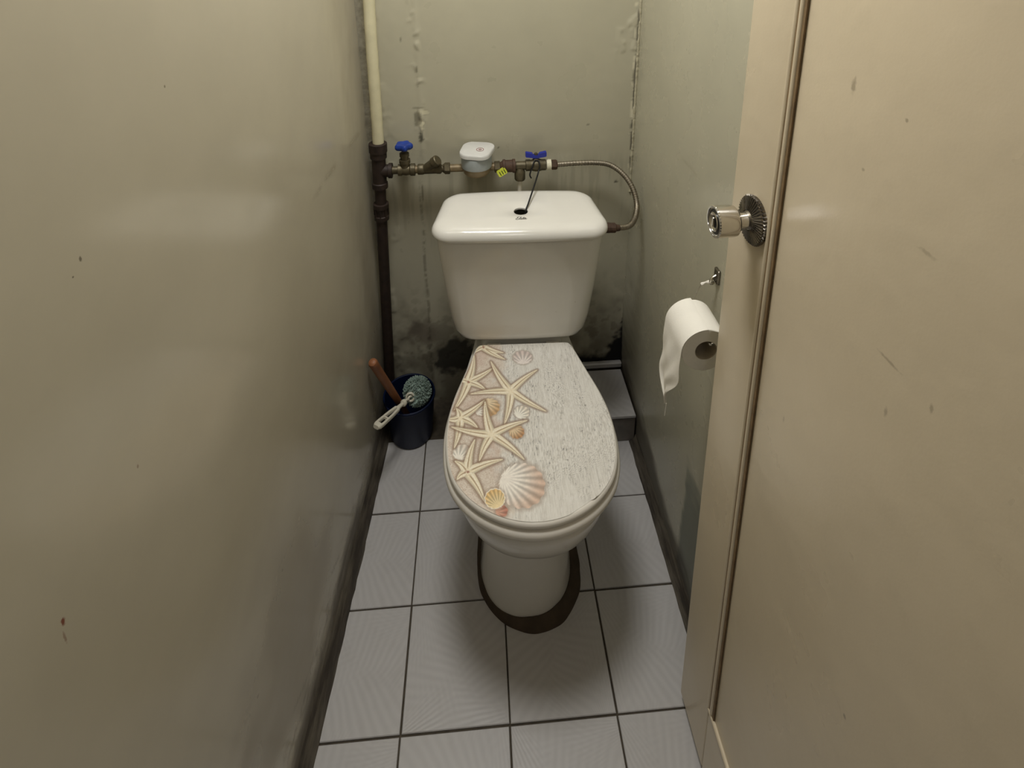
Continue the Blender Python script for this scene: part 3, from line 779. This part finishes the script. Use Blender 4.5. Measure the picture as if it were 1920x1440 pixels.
# printed script lettering in front of the hole
def stroke(g, pts, w):
    P_ = [np.array(p[:2], float) for p in catmull([(a, b, 0) for a, b in pts], 6)]
    L_, R2 = [], []
    for i, p in enumerate(P_):
        tt = P_[min(i + 1, len(P_) - 1)] - P_[max(i - 1, 0)]; tt /= np.linalg.norm(tt) + 1e-9; nn = np.array((-tt[1], tt[0]))
        L_.append(p + nn * w / 2); R2.append(p - nn * w / 2)
    v = [(x, y, 0) for x, y in L_ + R2]; n = len(P_)
    g.add(v, [(i, i + 1, n + i + 1, n + i) for i in range(n - 1)])
ltr = [[(7.2, 8.4), (6.2, 9.6), (3.6, 8.6), (3.4, 6.6), (5.2, 5.6), (2.2, 4.6), (.6, 2.0), (2.2, .2), (5.0, .8), (7.2, 2.4)],
       [(7.2, 2.2), (9.6, 5.6), (11.0, 8.4), (10.2, 8.6), (8.6, 4.0), (8.6, .8), (10.4, 1.4)],
       [(10.4, 1.4), (12.2, 5.0), (11.4, 1.6), (12.4, .7), (14.2, 2.4)], [(12.9, 7.0), (13.3, 7.4)],
       [(14.2, 2.4), (17.0, 8.0), (15.0, 2.2), (15.6, .7), (17.6, 2.2)], [(14.2, 5.6), (18.6, 6.0)],
       [(17.6, 2.2), (20.4, 4.2), (20.2, 5.4), (18.4, 4.2), (18.4, 1.4), (20.2, .6), (23.0, 2.6)]]
g = G()
for s in ltr: stroke(g, [((x + y * .10) * .00118, y * .00125) for x, y in s], .00125)
tx = [(a[0] - .0145 + HC[0], a[1] + .0055, .76985) for a in g.v]
o = mesh_obj('lettering', tx, g.f, M_ink, tank_lid, fix=False, smooth=False); o['label'] = 'black script lettering reading Elite'

# ------------------------------------------------------------------ plumbing on the back wall
PY = 1.352; PZ = .815
rx = lambda z: -.2625 + (z - .80) * .026        # riser leans a little
def W(x, z, dy=0): return (x, PY + dy, z)
base = (rx(.1), PY, .0)
riser = empty('water_riser_pipe', base); tag(riser, 'tall riser pipe, cream above and rusty brown below, in the left back corner', 'pipe')
def rp(name, fn, mat, **k):
    g = G(base); fn(g); return g.obj(name, mat, riser, **k)
rp('upper_pipe', lambda g: g.tube([W(rx(z) + .0018 * math.sin(z * 9), z) for z in np.linspace(.885, 1.6, 10)], .0142, 18, 3, rfun=lambda t: 1 + .03 * math.sin(t * 60)), M_pvc)
rp('tee_fitting', lambda g: g.lathe(W(rx(.77), .765), (.026, 0, 1), [(.0165, 0), (.0205, .002), (.0205, .016), (.018, .018), (.018, .086), (.0215, .088), (.0215, .104), (.0235, .105), (.0235, .128), (.0205, .1295), (.015, .1295)], 22), M_iron)
rp('tee_branch', lambda g: g.lathe(W(rx(.815), PZ), (1, 0, -.02), [(.017, 0), (.017, .024), (.0205, .025), (.0205, .034), (.012, .0345)], 20), M_iron)
rp('lower_pipe', lambda g: g.cyl(W(rx(.0) - .004, .0), W(rx(.77), .77), .0145, 18), M_iron)
rp('coupling', lambda g: g.lathe(W(rx(.67), .672), (.026, 0, 1), [(.0150, 0), (.0195, .001), (.0195, .012), (.0175, .014), (.0175, .034), (.0205, .036), (.0205, .048), (.0150, .049)], 20), M_iron)
rp('coupling_ridge', lambda g: [g.cyl(W(rx(.69) + .0183 * math.cos(a), .686, .0183 * math.sin(a)), W(rx(.69) + .0183 * math.cos(a), .706, .0183 * math.sin(a)), .0022, 6) for a in np.linspace(0, 6.28, 9)[:-1]], M_iron)

def along(x0, prof): return lambda g: g.lathe((x0, PY, PZ - .02 * 0), (1, 0, 0), prof, 22)
# stop valve
b = (-.190, PY, PZ - .02)
sv = tag(empty('stop_valve', b), 'small brass stop valve with a blue lobed handwheel beside the riser', 'valve')
def part(root, b_, name, fn, mat, **k):
    g = G(b_); fn(g); return g.obj(name, mat, root, **k)
part(sv, b, 'pipe_nipple', along(-.2325, [(.0105, 0), (.0105, .024)]), M_brassold)
part(sv, b, 'valve_body', along(-.2135, [(.012, 0), (.0155, .001), (.0155, .010), (.0135, .013), (.0150, .022), (.0135, .031), (.0165, .034), (.0165, .045), (.0115, .046)]), M_brassold)
part(sv, b, 'bonnet', lambda g: g.lathe((-.194, PY, PZ + .008), (0, 0, 1), [(.0125, 0), (.0125, .012), (.0145, .013), (.0145, .022), (.0105, .023), (.0105, .030), (.0125, .031), (.0125, .040), (.008, .043)], 6 * 3), M_brassold, angle=25)
part(sv, b, 'stem', lambda g: g.cyl((-.194, PY, PZ + .048), (-.194, PY, PZ + .066), .0036, 10), M_brass)
def wheel(g):
    n = 48; rings = []
    for r, z in ((.35, .055), (.85, .056), (1.0, .060), (1.0, .067), (.86, .071), (.45, .0705), (.3, .069)):
        ring = []
        for j in range(n):
            a = 2 * math.pi * j / n; rr = .0215 * r * (1 + (.13 * math.cos(a * 5 + .4) if r > .5 else 0))
            ring.append((-.194 + rr * math.cos(a), PY + rr * math.sin(a), PZ + z + .004))
        rings.append(ring)
    g.rings(rings)
part(sv, b, 'handwheel', wheel, M_blue)
# strainer
b = (-.130, PY, PZ - .02)
stn = tag(empty('strainer', b), 'dark brass angled strainer with its plug pointing up beside the meter', 'strainer')
part(stn, b, 'union_ring', along(-.1685, [(.0105, 0), (.0105, .008)]), M_brass)
part(stn, b, 'strainer_body', along(-.1615, [(.0135, 0), (.0145, .002), (.0145, .014), (.0130, .017), (.0130, .048), (.0140, .052), (.0140, .060), (.0095, .064), (.0095, .070)]), M_brassold)
part(stn, b, 'strainer_plug', lambda g: g.lathe((-.142, PY - .002, PZ + .002), (.75, -.25, .62), [(.0115, 0), (.0120, .030), (.0145, .032), (.0145, .046), (.0125, .048)], 6 * 3), M_brassold, angle=25)
# meter
b = (-.006, PY - .004, PZ - .035)
mt = tag(empty('water_meter', b), 'white and grey water meter on a brass body above the tank', 'water meter')
MX, MY = b[0], b[1]
part(mt, b, 'inlet_nut', lambda g: g.lathe((-.0915, PY, PZ), (1, 0, 0), [(.009, -.006), (.0135, 0), (.0155, .001), (.0155, .014), (.0135, .015), (.0085, .016)], 6), M_brassold, angle=20)
part(mt, b, 'outlet_nut', lambda g: g.lathe((.0410, PY, PZ - .001), (1, 0, 0), [(.0085, -.001), (.0135, 0), (.0155, .001), (.0155, .014), (.0135, .015), (.009, .017)], 6), M_brassold, angle=20)
part(mt, b, 'brass_body', lambda g: (g.lathe((MX, MY, PZ - .021), (0, 0, 1), [(.018, 0), (.028, .004), (.035, .011), (.038, .020), (.038, .028)], 30), g.cyl((-.078, PY, PZ), (.044, PY, PZ), .0105, 16)), M_brass)
part(mt, b, 'casing', lambda g: g.lathe((MX, MY, PZ + .004), (0, 0, 1), [(.036, 0), (.0395, .002), (.0405, .008), (.0405, .032), (.0395, .034)], 40), M_meterg)
def mlid(g):
    def ring(s, z, tz):
        out = []
        for x, y in rrect(.0405 * s, .0405 * s, .026 * s, 8):
            a = math.radians(-14); u, v = x * math.cos(a) - y * math.sin(a), x * math.sin(a) + y * math.cos(a)
            # one pointed corner at the right back
            k = 1 + .14 * max(0, math.cos(math.atan2(v, u) - .5)) ** 6
            out.append((MX + u * k, MY + v * k, PZ + .010 + z + tz * v))
        return out
    g.rings([ring(.97, .031, .04), ring(1.01, .0325, .05), ring(1.01, .040, .07), ring(.985, .0435, .08), ring(.93, .0450, .08)])
lidm = part(mt, b, 'meter_lid', mlid, M_meter)
g = G()
for r0, r1 in ((.0085, .0098), (.0022, .0040)):
    cx, cy_, n = MX + .010, MY - .006, 28
    zf = lambda y: PZ + .0555 + .08 * (y - MY)
    g.rings([[(cx + r * math.cos(2 * math.pi * j / n), cy_ + r * math.sin(2 * math.pi * j / n), zf(cy_ + r * math.sin(2 * math.pi * j / n))) for j in range(n)] for r in (r0, r1)], False, False)
g.v = [tuple(np.array(p) - np.array(b)) for p in g.v]
g.obj('printed_ring', M_red, lidm, smooth=False)
# seal tag
b = (.060, PY - .018, PZ - .008)
sl = tag(empty('seal_tag', b), 'small yellow-green plastic seal tag hanging beside the meter', 'seal')
def tagbody(g):
    a = math.radians(32)
    for (u, v, hu, hv) in [(0, 0, .0125, .0085)]:
        ring = rrect(hu, hv, .003, 4)
        f_ = lambda x, y, d: (b[0] + x * math.cos(a) - y * math.sin(a), b[1] - d + .3 * y, b[2] + x * math.sin(a) + y * math.cos(a))
        g.rings([[f_(x, y, -.002) for x, y in ring], [f_(x, y, .002) for x, y in ring]])
tb = part(sl, b, 'tag_body', tagbody, M_yel, angle=30)
for k in (-1, 0, 1):
    a = math.radians(32); cxk = k * .0068 + .001
    g = G(); ff_ = lambda x, y, d: (x * math.cos(a) - y * math.sin(a), -d + .3 * y, x * math.sin(a) + y * math.cos(a))
    ring = rrect(.0011, .0052, .0008, 2); g.rings([[ff_(x + cxk, y - .001, .0018) for x, y in ring], [ff_(x + cxk, y - .001, .0026) for x, y in ring]]); g.obj('tag_bar', M_dark, tb, smooth=False)
part(sl, b, 'wire', lambda g: g.tube([(b[0] - .008, b[1], b[2] - .004 + .002), (b[0] - .006, b[1] + .006, b[2] + .012), (b[0] - .01, b[1] + .014, b[2] + .018)], .0008, 6), M_brass)
# rusty coupling and tee
b = (.085, PY, PZ - .02)
tee = tag(empty('pipe_tee', b), 'rusty coupling and tee with a white spout hanging behind the tank', 'pipe fitting')
part(tee, b, 'coupling', along(.0625, [(.010, -.008), (.0150, 0), (.0185, .001), (.0185, .007), (.0165, .008), (.0165, .026), (.0185, .027), (.0185, .034), (.012, .035)]), M_rust)
part(tee, b, 'tee_body', along(.0975, [(.011, 0), (.0118, .002), (.0118, .026), (.010, .027)]), M_brassold)
part(tee, b, 'outlet', lambda g: g.lathe((.1085, PY - .002, PZ - .006), (0, -.12, -1), [(.010, 0), (.0125, .006), (.0145, .010), (.0145, .030), (.012, .034), (.007, .034)], 20), M_brassold)
part(tee, b, 'spout', lambda g: g.cyl((.1085, PY - .006, PZ - .036), (.106, PY - .008, PZ - .165), .0062, 14), M_wplast)
# ball valve
b = (.158, PY, PZ - .02)
bv = tag(empty('ball_valve', b), 'brass ball valve with blue butterfly handle above the tank', 'valve')
part(bv, b, 'valve_body', along(.1235, [(.0125, 0), (.0155, .0015), (.0155, .012), (.0145, .016), (.0175, .026), (.0175, .036), (.0150, .044), (.0150, .054), (.0115, .056)]), M_brassold)
part(bv, b, 'stem', lambda g: g.lathe((.152, PY, PZ + .010), (0, 0, 1), [(.009, 0), (.009, .008), (.0055, .010), (.0055, .022)], 14), M_brassold)
def bfly(g):
    for s in (-1, 1):
        c = .152
        sec = lambda x, hy, z0, z1: [(c + s * x, PY - hy, z0), (c + s * x, PY + hy, z0), (c + s * x, PY + hy, z1), (c + s * x, PY - hy, z1)]
        z = PZ + .026
        g.rings([sec(0, .0065, z - .004, z + .004), sec(.007, .0065, z - .004, z + .004), sec(.010, .006, z - .003, z + .009), sec(.026, .0055, z - .001, z + .0125), sec(.028, .005, z + .001, z + .011)])
hb = part(bv, b, 'butterfly_handle', bfly, M_blue2, angle=30)
part(bv, b, 'handle_nut', lambda g: g.lathe((.152, PY, PZ + .029), (0, 0, 1), [(.0045, 0), (.0045, .006), (.003, .007)], 6), M_brassold)
part(bv, b, 'thread_tape', along(.1795, [(.011, 0), (.0145, .001), (.0138, .004), (.0148, .007), (.0138, .010), (.0145, .013), (.011, .014)]), M_tape)
# flexible hose
b = (.195, PY, PZ - .01)
hs = tag(empty('flexible_hose', b), 'braided steel flexible hose curving from the valve to the tank side', 'hose')
part(hs, b, 'hose_nut', lambda g: g.lathe((.1935, PY, PZ - .001), (1, 0, 0), [(.009, 0), (.0135, .001), (.0135, .013), (.0115, .016), (.0075, .017)], 6), M_rust, angle=20)
hp = [(.210, PY, PZ - .001), (.26, PY, PZ + .001), (.315, PY - .002, PZ + .001), (.352, PY - .010, PZ - .004), (.382, PY - .030, PZ - .022), (.402, PY - .055, PZ - .050), (.408, PY - .080, PZ - .082), (.400, PY - .105, PZ - .100), (.385, PY - .128, PZ - .110), (.368, PY - .142, PZ - .112), (.345, PY - .150, PZ - .109)]
def hose(g):
    pts = catmull(hp, 16)
    g.tube(pts, .0066, 14, 1, rfun=None, spline=False)
hb_ = part(hs, b, 'braid_hose', hose, M_steel)
def coil(g):
    pts = catmull(hp, 14)
    for i in range(2, len(pts) - 2, 1):
        if i % 2: continue
        t_ = pts[i + 1] - pts[i - 1]; L_ = np.linalg.norm(t_); t_ /= L_
        g.lathe(pts[i] - t_ * .0014, t_, [(.0066, 0), (.0075, .0008), (.0075, .002), (.0066, .0028)], 12, False, False)
o = part(hs, b, 'braid_rib', coil, M_steel); o['kind'] = 'stuff'
part(hs, b, 'end_nut', lambda g: g.lathe((.2925, PY - .149, PZ - .107), (1, -.02, -.05), [(.009, 0), (.013, .001), (.013, .028), (.0125, .029), (.0125, .042), (.009, .045), (.0075, .054)], 6 * 2, True, True), M_rust, angle=20)
# cord
g0 = (.148, PY - .018, PZ + .02)
def cordp(wp): return wp
hx, hy = .0925 + .012, 1.148 + .045
cord = [(.138, PY - .016, PZ - .030), (.134, PY - .019, PZ - .018), (.141, PY - .019, PZ + .004), (.146, PY - .012, PZ + .016), (.152, PY - .009, PZ + .017), (.158, PY - .012, PZ + .016), (.160, PY - .020, PZ + .006), (.156, PY - .026, PZ - .008), (.146, PY - .058, PZ - .016), (.130, PY - .105, PZ - .028), (.118, PY - .140, PZ - .037), (.1115, PY - .153, PZ - .045), (.109, PY - .157, PZ - .060), (.109, PY - .157, PZ - .10)]
one('pull_cord', lambda g: g.tube(cord, .0021, 8, 6), M_black, cord[-1], 'black cord tied to the blue butterfly handle and dropping into the tank hole', 'cord')

# ------------------------------------------------------------------ toilet paper
RC = (.371, .737, .752); RL_ = .078; RO, RI = .0412, .0190
b = (RC[0], RC[1] + RL_ / 2, RC[2] - RO)
tp = tag(empty('toilet_paper', b), 'white toilet paper roll with a torn hanging sheet beside the door', 'toilet paper')
def rollg(g):
    n = 64
    def ring(r, y, k=0): return [(RC[0] + r * math.cos(a), RC[1] + y, RC[2] + r * math.sin(a)) for a in np.linspace(0, 2 * math.pi, n + 1)[:-1]]
    W_ = lambda r, y, s: [(RC[0] + (r + .0012 * float(fbm(np.array(math.cos(a) * 3 + s), np.array(math.sin(a) * 3 + 5), 91)) - .0006) * math.cos(a), RC[1] + y, RC[2] + (r + .0016 * float(fbm(np.array(math.cos(a) * 3 + s), np.array(math.sin(a) * 3 + 5), 92)) - .0006) * math.sin(a)) for a in np.linspace(0, 2 * math.pi, n + 1)[:-1]]
    g.rings([ring(RI, RL_), ring(RI + .001, RL_), W_(RO - .001, RL_, 0), W_(RO, RL_ - .001, 0), W_(RO, RL_ * .66, 2), W_(RO, RL_ * .33, 4), W_(RO, .001, 6), ring(RO - .001, 0), ring((RO + RI) / 2, .0006), ring(RI + .001, 0), ring(RI, 0), ring(RI, RL_)], False, False)
part(tp, b, 'roll', rollg, M_paper, angle=40)
def tubeg(g):
    n = 40
    ring = lambda r, y: [(RC[0] + r * math.cos(a), RC[1] + y, RC[2] + r * math.sin(a)) for a in np.linspace(0, 2 * math.pi, n + 1)[:-1]]
    g.rings([ring(RI, .0008), ring(RI - .0012, .0008), ring(RI - .0012, RL_ - .0008), ring(RI, RL_ - .0008)], False, False)
part(tp, b, 'cardboard_core', tubeg, M_card)
def sheet(g):
    # hangs from the roll's left side; tapering to a torn point
    rows = []
    N, Mx = 34, 16; top = []
    for i in range(N + 1):
        t = i / N
        if t < .25:       # on the roll: from the upper left to the left tangent
            a = math.radians(90 + 90 * t / .25); x, z = RC[0] + (RO + .0016) * math.cos(a), RC[2] + (RO + .0016) * math.sin(a)
        else:
            s = (t - .25) / .75; x = RC[0] - RO - .0016 - .004 * math.sin(s * 2.5) + .002 * s; z = RC[2] - s * .158
        s = max(0, (t - .25) / .75)
        y0 = RC[1] - .0005 + .047 * float(sst(.34, .96, np.array(s)))
        y1 = RC[1] + RL_ + .0015 + .004 * float(sst(.40, .60, np.array(s))) - .036 * float(sst(.62, .97, np.array(s)))
        y0 = float(y0); y1 = max(y1, y0 + .0012)
        row = []
        for j in range(Mx + 1):
            u = j / Mx; y = y0 + (y1 - y0) * u
            wv = (.0018 * math.sin(u * 6 + s * 5) + .0012 * math.sin(u * 13 - s * 11)) * min(1, s * 3)
            row.append((x + wv, y, z + .001 * math.sin(u * 9)))
        rows.append(row)
    front = [p for r in rows for p in r]; back = [(p[0] + .0007, p[1], p[2] - .0003) for p in front]
    n = Mx + 1; K_ = len(front); f = []
    for i in range(N):
        for j in range(Mx):
            a_, b_ = i * n + j, i * n + j + 1
            f += [(a_, b_, b_ + n, a_ + n), (K_ + a_, K_ + a_ + n, K_ + b_ + n, K_ + b_)]
    edge = [i * n for i in range(N + 1)] + [N * n + j for j in range(1, n)] + [i * n + Mx for i in range(N - 1, -1, -1)] + [j for j in range(Mx - 1, 0, -1)]
    for i in range(len(edge)):
        a_, b_ = edge[i], edge[(i + 1) % len(edge)]; f.append((a_, K_ + a_, K_ + b_, b_))
    g.add(front + back, f)
part(tp, b, 'hanging_sheet', sheet, M_paper, angle=60)
part(tp, b, 'torn_strand', lambda g: g.tube([(RC[0] - RO - .002, RC[1] + .040, RC[2] - .150), (RC[0] - RO - .0015, RC[1] + .042, RC[2] - .165), (RC[0] - RO - .002, RC[1] + .043, RC[2] - .182)], .0007, 6), M_paper)
# wire holder
b = (XR, .815, .815)
ho = tag(empty('paper_holder', b), 'bent wire paper holder hung from a hook on the right wall', 'holder')
part(ho, b, 'hook_plate', lambda g: g.box((XR - .003, .838, .822), (.003, .009, .015), .002), M_chromed)
part(ho, b, 'hook', lambda g: g.tube([(XR - .004, .838, .824), (XR - .012, .838, .818), (XR - .015, .838, .811), (XR - .012, .838, .806), (XR - .008, .838, .810)], .0025, 8), M_chrome)
part(ho, b, 'wire_arm', lambda g: g.tube([(XR - .012, .838, .809), (XR - .020, .845, .804), (XR - .030, .846, .795), (RC[0] + .006, RC[1] + RL_ + .012, RC[2] + .018), (RC[0], RC[1] + RL_ + .010, RC[2] + .008), (RC[0] + .004, RC[1] + RL_ - .004, RC[2] + .0135), (RC[0] + .004, RC[1] + .006, RC[2] + .0135), (RC[0] + .010, RC[1] + .002, RC[2] + .010)], .0016, 8, 8), M_chrome)
part(ho, b, 'wire_end', lambda g: g.lathe((RC[0] + .010, RC[1] + .002, RC[2] + .012), (0, -1, .0), [(.002, -.006), (.0038, -.004), (.0045, 0), (.003, .003)], 12), M_chrome)
part(ho, b, 'paper_wrap', lambda g: g.tube([(XR - .014, .840, .8085), (XR - .020, .845, .8045), (XR - .027, .8465, .799)], .0032, 8, 4, rfun=lambda t: .8 + .3 * math.sin(t * 9)), M_paper)

# ------------------------------------------------------------------ bucket and brushes
BC = (-.2185, 1.288)
b = (BC[0], BC[1], 0)
bk = tag(empty('bucket', b), 'small dark navy plastic bucket in the left back corner', 'bucket')
part(bk, b, 'bucket_body', lambda g: g.lathe((BC[0], BC[1], 0), (0, 0, 1), [(.050, .0005), (.058, .002), (.061, .008), (.0715, .140), (.0690, .140), (.058, .010), (.03, .008)], 44), M_bucket)
part(bk, b, 'rim', lambda g: g.lathe((BC[0], BC[1], .134), (0, 0, 1), [(.0705, 0), (.0735, .001), (.0745, .004), (.0735, .008), (.0705, .0088), (.0690, .0075), (.0690, .001)], 44, False, False), M_bucket)
# wooden stick
p0 = np.array((-.226, 1.318, .014)); p1 = np.array((-.291, 1.196, .345))
d_ = (p1 - p0); Ls = np.linalg.norm(d_)
b = tuple(p0)
sk = tag(empty('brown_handle', b), 'brown handle leaning out of the navy bucket against the left wall', 'handle')
part(sk, b, 'shaft', lambda g: g.lathe(p0, d_, [(.008, 0), (.0085, .05), (.0095, .12), (.0110, .22), (.0118, Ls - .012), (.0125, Ls - .006), (.0105, Ls)], 16), M_wood)
part(sk, b, 'end_cap', lambda g: g.lathe(p0 + d_ / Ls * (Ls - .001), d_, [(.0108, 0), (.0085, .003), (.003, .0045)], 16), M_wood)
# toilet brush
hc = np.array((-.196, 1.268, .165)); he = np.array((-.280, 1.128, .205)); dv = he - hc; Lb = np.linalg.norm(dv); dv /= Lb
b = tuple(hc - np.array((0, 0, .035)))
br = tag(empty('toilet_brush', b), 'toilet brush with grey-green round head and white handle lying in the bucket', 'brush')
def bristles(g):
    rnd = random.Random(3)
    up = np.array((0, 0, 1.)); e1 = np.cross(up, dv); e1 /= np.linalg.norm(e1); e2 = np.cross(dv, e1)
    c = hc - dv * .006
    for k in range(1500):
        a = rnd.uniform(0, 2 * math.pi); u = rnd.uniform(-1, .82); s_ = math.sqrt(max(0, 1 - u * u))
        dr = u * dv + s_ * (math.cos(a) * e1 + math.sin(a) * e2); r1 = .040 * rnd.uniform(.88, 1.04)
        p = c + dr * np.array((1, 1, 1)) * r1; q = c + dr * .012
        sd = np.cross(dr, (.3, .5, .81)); sd /= np.linalg.norm(sd); sd2 = np.cross(dr, sd); w0 = .0017
        g.add([q + sd * w0, q - sd * w0 * .5 + sd2 * w0, q - sd * w0 * .5 - sd2 * w0, p + sd * w0, p - sd * w0 * .5 + sd2 * w0, p - sd * w0 * .5 - sd2 * w0], [(0, 1, 4, 3), (1, 2, 5, 4), (2, 0, 3, 5), (3, 4, 5)])
o = part(br, b, 'bristles', bristles, M_bristle, smooth=False); o['kind'] = 'stuff'
part(br, b, 'bristle_core', lambda g: g.lathe(hc - dv * .040, dv, [(.006, 0), (.022, .008), (.031, .022), (.033, .036), (.028, .052), (.014, .062)], 22), M_bristle)
part(br, b, 'twisted_wire', lambda g: g.tube([hc + dv * (.020 + .004 * k) + .0025 * np.array((math.cos(k * 1.3), 0, math.sin(k * 1.3))) for k in range(9)], .0030, 8, 4), M_wplast)
part(br, b, 'wire_loop', lambda g: g.tube([hc + dv * .026 + .011 * (math.cos(a) * np.array((1, 0, 0)) + math.sin(a) * np.array((0, .3, .95))) for a in np.linspace(.4, 6.0, 9)], .0030, 8, 4), M_wplast)
part(br, b, 'collar', lambda g: g.lathe(hc + dv * .050, dv, [(.004, 0), (.0085, .002), (.0095, .006), (.0085, .010), (.005, .012)], 16), M_wplast)
def handle(g):
    up = np.array((0, 0, 1.)); side = np.cross(dv, up); side /= np.linalg.norm(side); nrm = np.cross(side, dv)
    def ring(t, hw, th): return [hc + dv * t + side * x + nrm * y for x, y in rrect(hw, th, min(hw, th) * .9, 4)]
    g.rings([ring(.058, .0045, .0045), ring(.080, .0060, .005), ring(.088, .0085, .005)], True, True)
    # looped grip: two side bars joined at the end
    for s in (-1, 1):
        def bar(t, off, hw): return [hc + dv * t + side * (s * off + x) + nrm * y for x, y in rrect(hw, .0052, hw * .8, 4)]
        g.rings([bar(.084, .0045, .0040), bar(.110, .0075, .0032), bar(.150, .0088, .0034), bar(.164, .0080, .0042)])
    g.rings([ring(.157, .0115, .0052), ring(.166, .0112, .0056), ring(.171, .0085, .0050)], True, True)
    g.rings([ring(.128, .0085, .003), ring(.132, .0085, .003)], True, True)
part(br, b, 'brush_handle', handle, M_wplast, angle=50)
